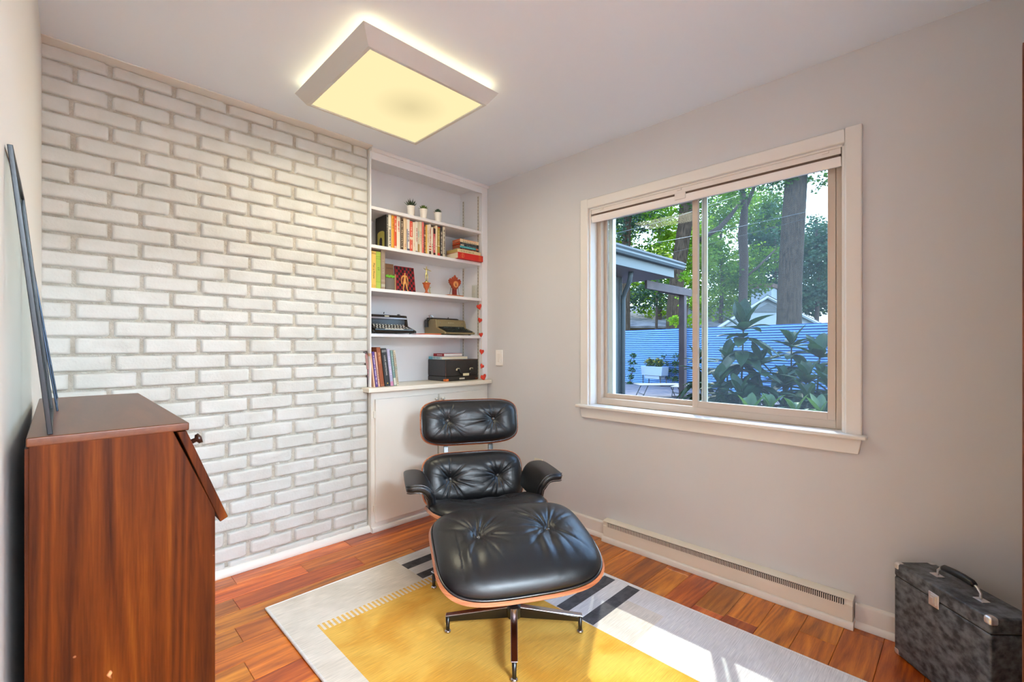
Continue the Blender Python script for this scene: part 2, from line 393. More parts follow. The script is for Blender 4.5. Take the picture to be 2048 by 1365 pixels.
g_ = MB(); g_.box(FX + .007, FX + .010, .446, ms0 + .004, fz0 + .072, fz1 - .058); g_.build('pane', glassm, sash)
s_ = MB(); ring(s_, FX + .036, FX + .060, ms0 - .020, fy1 - fw + .004, fz0 + .038, fz1 - .028, .022, .030)
sash2 = s_.build('fixed_sash', alum, wf, bevel=.002)
g_ = MB(); g_.box(FX + .044, FX + .047, ms0, fy1 - fw - .018, fz0 + .066, fz1 - .050); g_.build('pane', glassm, sash2)
w_ = MB(); w_.box(FX + .050, FX + .085, 1.604, 1.634, fz0 + .05, fz1 - .03); w_.box(FX + .024, FX + .034, ms0 - .034, ms0 - .016, fz0 + .05, fz1 - .03); w_.box(FX + .024, FX + .034, ms0 - .012, ms0 - .004, fz0 + .05, fz1 - .03)
w_.build('screen_frame', white, wf, bevel=.001)
g_ = MB(); g_.box(FX + .0285, FX + .0295, .446, ms0 - .034, fz0 + .06, fz1 - .05); g_.build('insect_screen', screen, wf)
l_ = MB(); l_.box(FX - .010, FX - .004, ms0 + .008, ms0 + .028, 1.42, 1.47); l_.build('latch', alum, wf, bevel=.002)

# cellular blind pulled right up
bl = thing('window_blind', 'white blind drawn up tight under the head of the window', 'blind', (WX + .02, 1.037, 2.056))
blm = mat('blind_white', (228, 222, 216), .5); o0 = (WX + .02, 1.037, 2.056)
b = MB(o0); b.box(WX + .012, WX + .05, OY0 + .014, OY1 - .012, 2.036, 2.048); b.box(WX + .004, WX + .012, OY0 + .014, OY1 - .012, 2.022, 2.048); b.build('head_rail', blm, bl, bevel=.0015)
b = MB(o0); b.box(WX + .014, WX + .045, OY0 + .02, OY1 - .02, 2.012, 2.036); b.build('cloth_stack', mat('blind_cloth', (120, 100, 88), .9), bl)
b = MB(o0); b.prism([(WX + .002, 1.990), (WX + .002, 2.010), (WX + .040, 2.012), (WX + .040, 1.976), (WX + .012, 1.970)], OY0 + .013, OY1 - .012, 'xz'); br = b.build('bottom_rail', mat('blind_rail', (240, 236, 232), .4), bl, bevel=.002)
b = MB(o0); b.box(WX - .004, WX + .003, 1.075, 1.135, 1.986, 2.020); b.build('pull_tab', blm, br, bevel=.001)
for yy in (.43, 1.10, 1.60): MB(o0).box(WX - .001, WX + .010, yy, yy + .025, 2.036, 2.046).build('bracket', blm, bl, bevel=.001)

# ================================================================ switch, outlet
pl = tag(MB((0, 0, 0)).box(WX - .007, WX, 2.497, 2.572, 1.035, 1.155).build('switch_plate', mat('switch_ivory', (244, 240, 234), .35), None, bevel=.003), 'ivory switch plate on the window wall beside the shelves', 'switch')
MB().box(WX - .010, WX - .006, 2.52, 2.55, 1.062, 1.128).build('rocker', mat('rocker_ivory', (236, 230, 222), .3), pl, bevel=.002)
ol = tag(MB().box(WX - .007, WX, 2.094, 2.172, .275, .392).build('outlet_plate', mat('outlet_ivory', (222, 216, 200), .35), None, bevel=.003), 'ivory wall outlet behind the right arm of the lounge chair', 'outlet')
for zc in (.36, .305):
    so_ = MB().lathe([(0, 0), (.0165, 0), (.0165, .003), (.0, .003)], (WX - .006, 2.133, zc), 20, rot=Matrix.Rotation(R(-90), 3, 'Y')).build('socket', mat('rocker_ivory', (236, 230, 222), .3), ol)
    for yq in (2.127, 2.137): MB().box(WX - .0095, WX - .0085, yq, yq + .003, zc - .006, zc + .006).build('slot', dark, so_)

# ================================================================ baseboard heater
hp = mat('heater_enamel', (232, 226, 212), .35, bump=(30, .04, .001)); ho = (2.37, .95, 0)
ht = thing('baseboard_heater', 'long cream baseboard heater with slotted grille along the window wall', 'heater', ho)
b = MB(ho); Y0, Y1 = .338, 1.567
b.prism([(WX - .001, .030), (2.352, .030), (2.350, .094), (2.354, .096), (2.354, .098), (2.356, .116), (2.366, .119), (WX - .001, .120)], Y0, Y1, 'xz'); bd = b.build('casing', hp, ht, bevel=.0015)
b = MB(ho); b.prism([(2.350, .118), (2.348, .120), (2.352, .1225), (2.372, .1255), (WX - .001, .1275), (WX - .001, .120), (2.36, .118)], Y0 - .002, Y1 + .002, 'xz'); b.build('top_cap', hp, ht, bevel=.0015)
b = MB(ho); b.box(2.3495, 2.3535, Y0 + .03, Y1 - .03, .092, .1155); b.build('grille_recess', dark, ht)
b = MB(ho); n = 150
for k in range(n):
    yy = Y0 + .035 + (Y1 - Y0 - .07) * k / (n - 1); b.box(2.3470, 2.3500, yy - .0018, yy + .0018, .092, .1155)
g = b.build('grille', hp, ht); 
b = MB(ho); b.prism([(2.352, 0), (2.337, 0), (2.337, .012), (2.342, .024), (2.352, .030), (WX - .001, .030), (WX - .001, 0)], Y0 - .004, Y1 + .004, 'xz'); b.build('toe_moulding', trimp, ht, bevel=.0015)

# ================================================================ built-in shelves and cabinet
NX0, NX1 = 1.412, 2.342; FYs = 2.682; NB = 2.945
b = MB(); b.box(XR + .002, NX0, 2.675, NB + .02, .9225, H); b.box(NX1, WX - .001, 2.672, NB + .02, .9225, H)
b.box(NX0, NX1, NB, NB + .02, .9225, H); b.box(NX0, NX1, FYs, NB, H - .02, H); b.box(NX0, NX1, 2.672, 2.69, 2.375, H); b.box(XR + .002, WX - .001, 2.655, 2.675, H - .022, H - .001)
bc = thing('built_in_bookcase', 'white built-in bookcase recessed in the corner beside the painted brick', 'bookcase', (1.9, 2.8, 0))
b2 = MB((1.9, 2.8, 0)); b2.v = [v - Vector((1.9, 2.8, 0)) for v in b.v]; b2.f = b.f; b2.mi = b.mi; b2.attr = b.attr
b2.build('case', shelfp, bc, bevel=.0015)
for i, (z, th) in enumerate(((2.081, .021), (1.835, .021), (1.557, .021), (1.266, .021))):
    zz = z
    MB((1.9, 2.8, 0)).box(NX0 + .001, NX1 - .001, FYs, NB - .001, zz - th, zz).build('shelf', shelfp, bc, bevel=.0015)
met = mat('standard_metal', (206, 200, 186), .4, metal=.4)
for yy in (2.715, 2.900):
    b = MB((1.9, 2.8, 0)); b.box(NX1 - .004, NX1, yy - .008, yy + .008, .93, 2.36); st = b.build('shelf_standard', met, bc)
    b = MB((1.9, 2.8, 0)); z = .95
    while z < 2.36: b.box(NX1 - .005, NX1 - .0038, yy - .0022, yy + .0022, z, z + .010); z += .0254
    b.build('slots', mat('slot_grey', (120, 114, 104), .7), st)
ct = tag(MB().box(1.364, WX - .002, 2.615, NB + .02, .894, .922).build('countertop', mat('counter_paint', (230, 222, 206), .35), None, bevel=.003), 'cream painted counter slab between the open shelves and the cupboard', 'countertop')
cb = thing('base_cabinet', 'cream base cupboard with two flat doors under the counter', 'cabinet', (1.9, 2.8, 0)); co = (1.9, 2.8, 0)
cabp = mat('cabinet_paint', (232, 228, 218), .38, bump=(50, .04, .001))
b = MB(co); b.box(NX0 - .006, WX - .003, 2.668, NB, .0, .893); b.build('carcass', cabp, cb, bevel=.002)
for (xa, xb) in ((1.429, 1.908), (1.921, 2.352)):
    b = MB(co); b.box(xa, xb, 2.650, 2.667, .062, .846); d = b.build('door', cabp, cb, bevel=.003)
    kx = xb - .022 if xa < 1.5 else xa + .020
    b = MB(co); b.lathe([(0.005, 0), (.005, .008), (.012, .014), (.014, .020), (.010, .027), (.0, .029)], (kx, 2.650, .812), 16, rot=Matrix.Rotation(R(90), 3, 'X'))
    b.build('knob', mat('knob_glass', (220, 220, 215), .08, spec=.9, metal=.5), d, smooth=True)
    hx = xa - .004 if xa < 1.5 else xb + .004
    for zc in (.75, .15):
        b = MB(co); b.lathe([(.003, -.022), (.0035, -.02), (.0035, .02), (.003, .022)], (hx, 2.655, zc), 10); b.box(hx - .006, hx + .002, 2.655, 2.668, zc - .02, zc + .02); b.build('hinge', cabp, d)
b = MB(co); b.prism([(2.668, 0), (2.652, 0), (2.650, .012), (2.654, .028), (2.664, .034), (2.668, .034)], NX0 - .004, WX - .004, 'yz'); b.build('toe_moulding', trimp, cb, bevel=.0015)
# ================================================================ ceiling light
LC = (1.156, 1.940)
lo = (LC[0], LC[1], H)
cl = thing('ceiling_light', 'large square ceiling light with a grey frame, glowing yellow', 'ceiling light', lo)
frm = mat('lamp_frame', (206, 206, 202), .45)
ht_, hb_ = .347, .306; zt, zb = 2.402, 2.345
b = MB(lo)
def sq(h, z): return [(LC[0] - h, LC[1] - h, z), (LC[0] + h, LC[1] - h, z), (LC[0] + h, LC[1] + h, z), (LC[0] - h, LC[1] + h, z)]
vs = sq(ht_, zt) + sq(hb_, zb) + sq(hb_ - .014, zb) + sq(hb_ - .014, zb + .012) + sq(ht_ - .010, zt) + sq(hb_ - .004, zb + .012)
fs = []
for a, c in ((0, 1), (1, 2), (2, 3), (3, 5), (5, 4), (4, 0)):
    for k in range(4): k2 = (k + 1) % 4; fs.append((a * 4 + k, a * 4 + k2, c * 4 + k2, c * 4 + k))
b.add(vs, fs); b.build('frame', frm, cl)
def emis_mat(name, rgb, st, spot=None):
    m = bpy.data.materials.new(name); m.use_nodes = True; t = m.node_tree; t.nodes.clear()
    o = t.nodes.new('ShaderNodeOutputMaterial'); e = t.nodes.new('ShaderNodeEmission'); e.inputs[0].default_value = lin(rgb); e.inputs[1].default_value = st
    t.links.new(e.outputs[0], o.inputs[0])
    if spot:
        tcn = t.nodes.new('ShaderNodeTexCoord'); mp = t.nodes.new('ShaderNodeMapping'); mp.inputs['Location'].default_value = spot; mp.inputs['Scale'].default_value = (5.5, 5.5, 0)
        gr = t.nodes.new('ShaderNodeTexGradient'); gr.gradient_type = 'SPHERICAL'; nz = t.nodes.new('ShaderNodeTexNoise'); nz.inputs['Scale'].default_value = 4
        mr = t.nodes.new('ShaderNodeMapRange'); mr.inputs[1].default_value = 0; mr.inputs[2].default_value = .9; mr.inputs[3].default_value = st; mr.inputs[4].default_value = st * .78
        t.links.new(tcn.outputs['Object'], mp.inputs[0]); t.links.new(mp.outputs[0], gr.inputs[0]); t.links.new(gr.outputs[0], mr.inputs[0]); t.links.new(mr.outputs[0], e.inputs[1])
    return m
LAMP_RGB = (255, 236, 180)
b = MB(lo); b.box(LC[0] - hb_ + .013, LC[0] + hb_ - .013, LC[1] - hb_ + .013, LC[1] + hb_ - .013, zb + .006, zb + .010)
b.build('diffuser', emis_mat('lamp_diffuser', LAMP_RGB, .40, (-.35, .12, 0)), cl)
b = MB(lo); b.box(LC[0] - .12, LC[0] + .12, LC[1] - .12, LC[1] + .12, zt - .01, H - .0005); b.box(LC[0] - ht_ + .03, LC[0] + ht_ - .03, LC[1] - ht_ + .03, LC[1] + ht_ - .03, zt - .012, zt - .008); b.build('housing', frm, cl)
# glowing tubes lying on the housing, lighting the ceiling all round
b = MB(lo); q = ht_ - .028
b.tube([(LC[0] - q, LC[1] - q, zt + .004), (LC[0] + q, LC[1] - q, zt + .004), (LC[0] + q, LC[1] + q, zt + .004), (LC[0] - q, LC[1] + q, zt + .004)], .007, 8, closed=True)
b.build('light_tube', emis_mat('lamp_tube', (255, 236, 184), 2.8), cl)
d = bpy.data.lights.new('lamp_light', 'AREA'); lamp = bpy.data.objects.new('lamp_light', d); C.objects.link(lamp); d.shape = 'SQUARE'; d.size = .58; d.energy = 5.2; d.color = (1, .92, .68)
lamp.location = (0, 0, zb - .002 - H); lamp.parent = cl

# unseen round fixtures added in the hall to fill the room with light
for i, (xx, yy) in enumerate(((.15, -2.35), (.85, -2.5))):
    hl = thing('fill_fixture', ('added round white fill light out of view in the hall, nearer the left wall', 'added round white fill light out of view in the hall, farther from the left wall')[i], 'ceiling light', (xx, yy, H), group='added fill lights in the hall')
    MB((0, 0, 0)).lathe([(.001, -.06), (.12, -.055), (.16, -.03), (.165, 0)], (0, 0, 0), 32).build('shade', emis_mat('fill_shade%d' % i, (255, 250, 240), 1.), hl, smooth=True)
    d = bpy.data.lights.new('fill_lamp', 'AREA'); o = bpy.data.objects.new('fill_lamp', d); C.objects.link(o); d.shape = 'DISK'; d.size = 1.0; d.energy = (118, 108)[i]; d.color = (.72, .87, 1); o.location = (0, 0, -.065); o.parent = hl

# ================================================================ rug
rz = .011
ruy0 = -.04
cream = mat('rug_cream', (216, 204, 184), .95, spec=.1, var=(5, (196, 184, 166), 4), bump=(1, .5, .003), vec=(8, 300, 1))
def rugmat(name, c1, c2, vs=3.2):
    m = bpy.data.materials.new(name); m.use_nodes = True; t = m.node_tree; N = t.nodes.new; L = t.links.new; b = t.nodes['Principled BSDF']
    b.inputs['Roughness'].default_value = .95; b.inputs['Specular IOR Level'].default_value = .08; b.inputs['Sheen Weight'].default_value = .15
    tcn = N('ShaderNodeTexCoord'); n = N('ShaderNodeTexNoise'); n.inputs['Scale'].default_value = vs; n.inputs['Detail'].default_value = 5; n.inputs['Distortion'].default_value = .8; L(tcn.outputs['Object'], n.inputs['Vector'])
    r = N('ShaderNodeValToRGB'); r.color_ramp.elements[0].position = .38; r.color_ramp.elements[1].position = .6; r.color_ramp.elements[0].color = lin(c2); r.color_ramp.elements[1].color = lin(c1); L(n.outputs[0], r.inputs[0])
    mp = N('ShaderNodeMapping'); mp.inputs['Scale'].default_value = (14, 330, 1); L(tcn.outputs['Object'], mp.inputs[0])
    n2 = N('ShaderNodeTexNoise'); n2.inputs['Scale'].default_value = 1; n2.inputs['Detail'].default_value = 3; L(mp.outputs[0], n2.inputs['Vector'])
    hs = N('ShaderNodeHueSaturation'); mr = N('ShaderNodeMapRange'); mr.inputs[1].default_value = .3; mr.inputs[2].default_value = .7; mr.inputs[3].default_value = .80; mr.inputs[4].default_value = 1.14; L(n2.outputs[0], mr.inputs[0]); L(mr.outputs[0], hs.inputs['Value']); L(r.outputs[0], hs.inputs['Color']); L(hs.outputs[0], b.inputs['Base Color'])
    bp = N('ShaderNodeBump'); bp.inputs['Strength'].default_value = .6; bp.inputs['Distance'].default_value = .002; L(n2.outputs[0], bp.inputs['Height']); L(bp.outputs[0], b.inputs['Normal'])
    return m
rm = [rugmat('rug_oat', (224, 215, 203), (206, 196, 182)), rugmat('rug_yellow', (226, 178, 76), (208, 148, 40)), rugmat('rug_charcoal', (84, 82, 84), (62, 61, 64), 20),
      rugmat('rug_white', (228, 225, 222), (216, 212, 208)), rugmat('rug_mustard_tooth', (224, 178, 92), (212, 160, 70)), rugmat('rug_pale', (224, 221, 220), (214, 210, 208))]
rx0, rx1, ry1 = .664, 2.000, 2.222
def rcol(x, y):
    if .772 < x < 1.589 and y < 1.878: return 1
    if .772 < x < 1.60 and 1.878 < y < 1.932: return 4 if ((x - .772) / .0205) % 1 < .52 else 0
    if x > 1.306 and y > 1.932:
        if 2.079 < y < 2.145 or 1.943 < y < 2.003: return 2
        return 3
    if x > 1.594 and y > 1.111:
        if x < 1.982 and (1.248 < y < 1.311 or 1.111 < y < 1.176): return 2
        return 3
    if 1.80 < x < 1.862 and y < .93: return 3 if (y / .030) % 1 < .5 else 5
    if x > 1.594: return 5 if x > 1.86 or y < .93 else 0
    return 0
xs = sorted(set([rx0, .772, 1.306, 1.589, 1.594, 1.80, 1.862, 1.982, rx1] + [.772 + .0205 * k for k in range(41)] + [.772 + .0205 * (k + .52) for k in range(40)]))
ys = sorted(set([ruy0, .93, 1.111, 1.176, 1.248, 1.311, 1.878, 1.932, 1.943, 2.003, 2.079, 2.145, ry1] + [k * .015 for k in range(-2, 62)]))
b = MB((0, 0, 0))
for i in range(len(xs) - 1):
    for j in range(len(ys) - 1):
        x0, x1, y0, y1 = xs[i], xs[i + 1], ys[j], ys[j + 1]
        b.cur = rcol((x0 + x1) / 2, (y0 + y1) / 2); b.add([(x0, y0, rz), (x1, y0, rz), (x1, y1, rz), (x0, y1, rz)], [(0, 1, 2, 3)])
b.cur = 3; b.box(rx0, rx1, ruy0, ry1, .0005, rz - .0006)
b.tube([(rx0, ruy0, .0068), (rx0, ry1, .0068), (rx1, ry1, .0068), (rx1, ruy0, .0068)], .0066, 8, closed=True)
rug = tag(b.build('rug', rm, fix=False), 'cream area rug with a mustard yellow field and charcoal bars on the wood floor', 'rug')
rug.location = (0, 0, 0)

# ================================================================ leather lounge chair and ottoman
def leather_mat():
    m = bpy.data.materials.new('black_leather'); m.use_nodes = True; t = m.node_tree; N = t.nodes.new; L = t.links.new; b = t.nodes['Principled BSDF']
    b.inputs['Base Color'].default_value = (.008, .008, .009, 1); b.inputs['Roughness'].default_value = .38; b.inputs['Specular IOR Level'].default_value = .45
    b.inputs['Coat Weight'].default_value = .12; b.inputs['Coat Roughness'].default_value = .25
    tcn = N('ShaderNodeTexCoord'); v = N('ShaderNodeTexVoronoi'); v.inputs['Scale'].default_value = 420; L(tcn.outputs['Object'], v.inputs['Vector'])
    n = N('ShaderNodeTexNoise'); n.inputs['Scale'].default_value = 60; n.inputs['Detail'].default_value = 4; L(tcn.outputs['Object'], n.inputs['Vector'])
    a = N('ShaderNodeMath'); a.operation = 'MULTIPLY_ADD'; a.inputs[1].default_value = .5; L(v.outputs['Distance'], a.inputs[0]); L(n.outputs[0], a.inputs[2])
    bp = N('ShaderNodeBump'); bp.inputs['Strength'].default_value = .22; bp.inputs['Distance'].default_value = .0012; L(a.outputs[0], bp.inputs['Height']); L(bp.outputs[0], b.inputs['Normal'])
    return m
LEA = leather_mat()
PIPE = mat('leather_piping', (34, 33, 36), .28, spec=.8, coat=.5)
RW = wood('rosewood', [(70, 28, 12), (140, 66, 34), (186, 102, 60)], (2, 14, 14), 2, rough=.3, coat=.4)
PLY = wood('ply_edge', [(128, 64, 36), (186, 112, 72), (214, 146, 102)], (1.5, 1.5, 130), 1, rough=.4, coat=.2)
CHR = mat('polished_alu', (196, 194, 200), .16, metal=1.)
ENA = mat('black_enamel', (13, 13, 14), .28, spec=.6, coat=.3)
GLB = mat('leather_button', (70, 66, 62), .25, spec=.8, coat=.5)

def sup(th, n):
    c, s = math.cos(th), math.sin(th); return math.copysign(abs(c) ** (2 / n), c), math.copysign(abs(s) ** (2 / n), s)
def pad(parent, o, A, B, Cn, Wd, Ht, n, rim, T, tufts, shell_d, seed=0, NA=320, NR=80, amp=1., creases=None, inset=.012, shell_n=None):
    """leather cushion with piping in a bent ply shell. o centre, A across, B along, Cn outward."""
    A, B, Cn, o = Vector(A), Vector(B), Vector(Cn), Vector(o)
    def P(a, b_, c): return o + A * a + B * b_ + Cn * c
    hw, hh = Wd / 2, Ht / 2
    def cush(u, v):
        th = 2 * math.pi * u; r = 1 - (1 - v) ** 1.0
        cx, cy = sup(th, n); a = (hw - inset) * r * cx; bb = (hh - inset) * r * cy
        edge = max(0, 1 - r ** 3.4); c = rim(a, bb) + T * edge ** .5
        lift = 0
        for (ta, tb, dp, sp) in tufts:
            dx, dy = a - ta, bb - tb; d = math.hypot(dx, dy); ph = math.atan2(dy, dx)
            lift -= dp * math.exp(-(d / sp) ** 1.15)
            k = 15 + 3 * noise.noise(Vector((ta * 9, seed, 0)))
            wv = noise.noise(Vector((math.cos(ph) * 2.2 + seed, math.sin(ph) * 2.2, ta * 7)))
            fold = abs(math.sin(k * .5 * ph + 3.2 * wv)) ** .7 - .6
            m = math.exp(-d / (.066 + .045 * wv)) * min(1, d / .018) * (1 + 1.3 * wv)
            lift += amp * .0105 * fold * m * (edge ** .4)
        if creases: lift += creases(a, bb) * edge ** .4
        lift += .0016 * noise.noise(Vector((a * 9 + seed, bb * 9, 2))) * edge
        # soft bulge over the rim
        ex = 1 + .012 * math.sin(math.pi * min(1, max(0, (r - .75) / .25))) 
        return P(a * ex, bb * ex, c + lift * min(1, edge * 3))
    mb = MB(); mb.grid(cush, NA, NR, closeu=True)
    n0 = len(mb.v); mb.v.append(P(0, 0, 0)); 
    # under side disc
    mb.v[n0] = P(0, 0, rim(0, 0) - .002)
    for i in range(NA): mb.f.append([(NR - 1) * NA + i, (NR - 1) * NA + (i + 1) % NA, n0]); mb.mi.append(0); mb.attr.append(None)
    cu = mb.build('cushion', LEA, parent, smooth=True)
    mb = MB(); pts = []
    for k in range(150):
        cx, cy = sup(2 * math.pi * k / 150, n); a, bb = (hw - inset + .001) * cx, (hh - inset + .001) * cy; pts.append(P(a, bb, rim(a, bb) + .004))
    mb.tube(pts, .0042, 8, closed=True); mb.build('piping', PIPE, cu, smooth=True)
    for (ta, tb, dp, sp) in tufts:
        c = rim(ta, tb) + T - dp - .004
        mb = MB(); q = Matrix((A, B, Cn)).transposed()
        mb.lathe([(.0105, 0), (.0115, .004), (.009, .0085), (.004, .0105), (0, .011)], P(ta, tb, c), 18, rot=q); mb.build('button', GLB, cu, smooth=True)
    # ply shell
    def sh(u, v, off):
        cx, cy = sup(2 * math.pi * u, n); r = v; a, bb = (hw) * r * cx, (hh) * r * cy
        return a, bb, rim(a, bb) - shell_d * (1 - r ** 4.5) + .004 * r ** 8 - off
    mb = MB()
    NU, NV = 120, 26
    def outer(u, v): a, bb, c = sh(u, v, .013); k = 1 - .006 * v; return P(a * 1.0, bb * 1.0, c)
    def inner(u, v): a, bb, c = sh(u, v, 0); return P(a * .978, bb * .978, c)
    mb.grid(outer, NU, NV, closeu=True); m0 = len(mb.v); mb.cur = 0; mb.grid(inner, NU, NV, closeu=True)
    mb.cur = 1
    for i in range(NU):
        i2 = (i + 1) % NU; mb.f.append([(NV - 1) * NU + i, (NV - 1) * NU + i2, m0 + (NV - 1) * NU + i2, m0 + (NV - 1) * NU + i]); mb.mi.append(1); mb.attr.append(None)
    mb.build('wood_shell', [RW, PLY], parent, smooth=False)
    return cu
def star_base(parent, n, r, h0, ang0, hub_top, arm_h):
    """cast star base: bright top faces, black sides, glides"""
    for k in range(n):
        a = ang0 + 2 * math.pi * k / n; q = Matrix.Rotation(a, 3, 'Z')
        def bar(mb, z_top0, z_top1, hgt0, hgt1, w0, w1, x0, x1, dz=0):
            vs = []
            for x, zt_, hh, w in ((x0, z_top0, hgt0, w0), (x1, z_top1, hgt1, w1)):
                for (yy, zz) in ((-w, zt_ - hh), (w, zt_ - hh), (w, zt_), (-w, zt_)): vs.append(q @ Vector((x, yy, zz + dz)))
            mb.add(vs, [(0, 1, 2, 3), (7, 6, 5, 4), (0, 4, 5, 1), (1, 5, 6, 2), (2, 6, 7, 3), (3, 7, 4, 0)])
        mb = MB(); bar(mb, h0, arm_h, .045, .022, .010, .008, .022, r - .006)
        mb.M = None; leg = mb.build('leg', ENA, parent, bevel=.004)
        mb = MB(); bar(mb, h0 + .0045, arm_h + .0045, .005, .005, .0145, .0125, .012, r + .009); mb.build('top_strip', CHR, leg, bevel=.0035)
        mb = MB(); c = q @ Vector((r, 0, 0)); mb.lathe([(.0085, .019), (.0075, .03), (.009, arm_h)], c, 14); mb.build('foot_stem', ENA, leg, smooth=True)
        mb = MB(); mb.lathe([(.013, .0), (.0135, .004), (.010, .008), (.004, .011), (.004, .02)], c + Vector((0, 0, .0118)), 16); mb.build('glide', CHR, leg, smooth=True)
    mb = MB(); mb.lathe([(.026, h0 - .045), (.030, h0 - .04), (.032, h0 - .002), (.027, h0 + .006)], (0, 0, 0), 24); mb.build('hub', ENA, parent, smooth=True)
    mb = MB(); mb.lathe([(.0165, h0 - .002), (.0165, hub_top)], (0, 0, 0), 24); mb.build('stem', CHR, parent, smooth=True)

def cam_plan(X, Z): return ((Z + X) * S2, (Z - X) * S2)
YAW = R(-29)
# --- ottoman
ox, oy = cam_plan(.008, 1.870)
ot = thing('ottoman', 'black leather ottoman with two buttons on a four-star base, nearest seat on the rug', 'ottoman', (ox, oy, 0), YAW)
def orim(a, b_): return -.42 * b_ * b_ * (1.25 if b_ < 0 else .35) + .10 * a * a
tb = R(12)
def ocr(a, b_):
    if b_ > .06: return 0
    w = math.sin(a * 88 + 3 * noise.noise(Vector((a * 6, b_ * 3, 1)))) * noise.noise(Vector((a * 7, 3, .3)))
    return .0075 * w * math.exp(-((b_ + .10) / .10) ** 2) * (1 if abs(a) < .24 else .2)
pad(ot, (0, 0, .372), (1, 0, 0), (0, math.cos(tb), math.sin(tb)), (0, -math.sin(tb), math.cos(tb)), .675, .535, 4.2, orim, .076,
    [(-.150, .012, .040, .050), (.150, .012, .040, .050)], .075, seed=3, amp=1.5, creases=ocr)
star_base(ot, 4, .272, .118, R(29) + R(45), .31, .078)
MB().lathe([(.06, .296), (.075, .302), (.075, .31)], (0, 0, 0), 24).build('mount_plate', ENA, ot, smooth=True)

# --- lounge chair
cx_, cy_ = cam_plan(-.150, 2.44)
ch = thing('lounge_chair', 'black leather lounge chair with buttoned headrest and rosewood shells behind the ottoman', 'armchair', (cx_, cy_, 0), YAW)
def bend(kx, ky=0): return lambda a, b_: kx * a * a + ky * b_ * b_
bt = R(14)
pad(ch, (0, .425, .712), (1, 0, 0), (0, math.sin(bt), math.cos(bt)), (0, -math.cos(bt), math.sin(bt)), .615, .285, 4.2, bend(.42, -.15), .070,
    [(-.143, .006, .034, .040), (.143, .006, .034, .040)], .028, seed=1)
bt = R(18)
pad(ch, (0, .318, .386), (1, 0, 0), (0, math.sin(bt), math.cos(bt)), (0, -math.cos(bt), math.sin(bt)), .615, .330, 4.2, bend(.42, -.15), .085,
    [(-.143, .004, .044, .045), (.143, .004, .044, .045)], .030, seed=2)
bt = R(14)
def scr(a, b_): return .006 * noise.noise(Vector((a * 16, b_ * 22, 5))) * (1 if b_ > -.1 else .4)
pad(ch, (0, -.045, .292), (1, 0, 0), (0, math.cos(bt), -math.sin(bt)), (0, math.sin(bt), math.cos(bt)), .625, .50, 4.0, lambda a, b_: .66 * a * a - .25 * b_ * b_ * (b_ < 0), .080,
    [(-.145, 0, .030, .05), (.145, 0, .030, .05)], .045, seed=4, creases=scr)
# armrests: hooked pads, end curving down beside the seat
for s in (-1, 1):
    path = [(-.414, .477), (-.390, .4795), (-.355, .480), (-.328, .474), (-.308, .457), (-.296, .436), (-.289, .42), (-.284, .385), (-.281, .355)]
    # smooth the path
    pp = []
    for i in range(len(path) - 1):
        for q in range(4):
            t_ = q / 4; p0 = path[max(i - 1, 0)]; p1 = path[i]; p2 = path[i + 1]; p3 = path[min(i + 2, len(path) - 1)]
            pp.append(tuple(.5 * ((2 * p1[k]) + (-p0[k] + p2[k]) * t_ + (2 * p0[k] - 5 * p1[k] + 4 * p2[k] - p3[k]) * t_ * t_ + (-p0[k] + 3 * p1[k] - 3 * p2[k] + p3[k]) * t_ ** 3) for k in (0, 1)))
    pp.append(path[-1])
    yf, yb = -.115, .215; th_ = .0185
    rings = []
    for i, p in enumerate(pp):
        d = Vector((pp[min(i + 1, len(pp) - 1)][0] - pp[max(i - 1, 0)][0], pp[min(i + 1, len(pp) - 1)][1] - pp[max(i - 1, 0)][1])).normalized(); nrm = Vector((-d[1], d[0]))
        tt = i / (len(pp) - 1)
        pin = .030 * (max(0, .16 - tt) / .16) ** 2
        y0, y1 = yf + pin + .07 * max(0, tt - .55), yb - pin * 1.6
        prof = []
        for (ky, kn) in ((0, -.55), (0, .35), (.012, .85), (.03, 1.0), (.5, 1.18), (.97, 1.0), (.988, .85), (1, .35), (1, -.55), (.985, -1), (.5, -1), (.015, -1)):
            yy = y0 + (y1 - y0) * ky; q_ = th_ * (kn if tt > .03 else kn * .8); prof.append((s * (p[0] + nrm[0] * q_), yy, p[1] + nrm[1] * q_))
        rings.append(prof)
    mb = MB(); n12 = 12
    for rg in rings: mb.v += [Vector(p) for p in rg]
    for i in range(len(rings) - 1):
        for k in range(n12): mb.f.append([i * n12 + k, i * n12 + (k + 1) % n12, (i + 1) * n12 + (k + 1) % n12, (i + 1) * n12 + k])
    mb.f.append(list(range(n12))); mb.f.append([(len(rings) - 1) * n12 + k for k in range(n12)][::-1])
    mb.mi = [0] * len(mb.f); mb.attr = [None] * len(mb.f)
    arm = mb.build('armrest', LEA, ch, smooth=True, sub=1)
    for kk in (1, 8):
        mb = MB(); mb.tube([Vector(rings[i][kk]) + Vector((0, 0, .001)) for i in range(1, len(rings))], .0032, 6); mb.build('piping', PIPE, arm, smooth=True)
    for kk in (3, 11):
        mb = MB(); mb.tube([rings[i][kk] for i in range(1, len(rings))], .0030, 6); mb.build('piping', PIPE, arm, smooth=True)
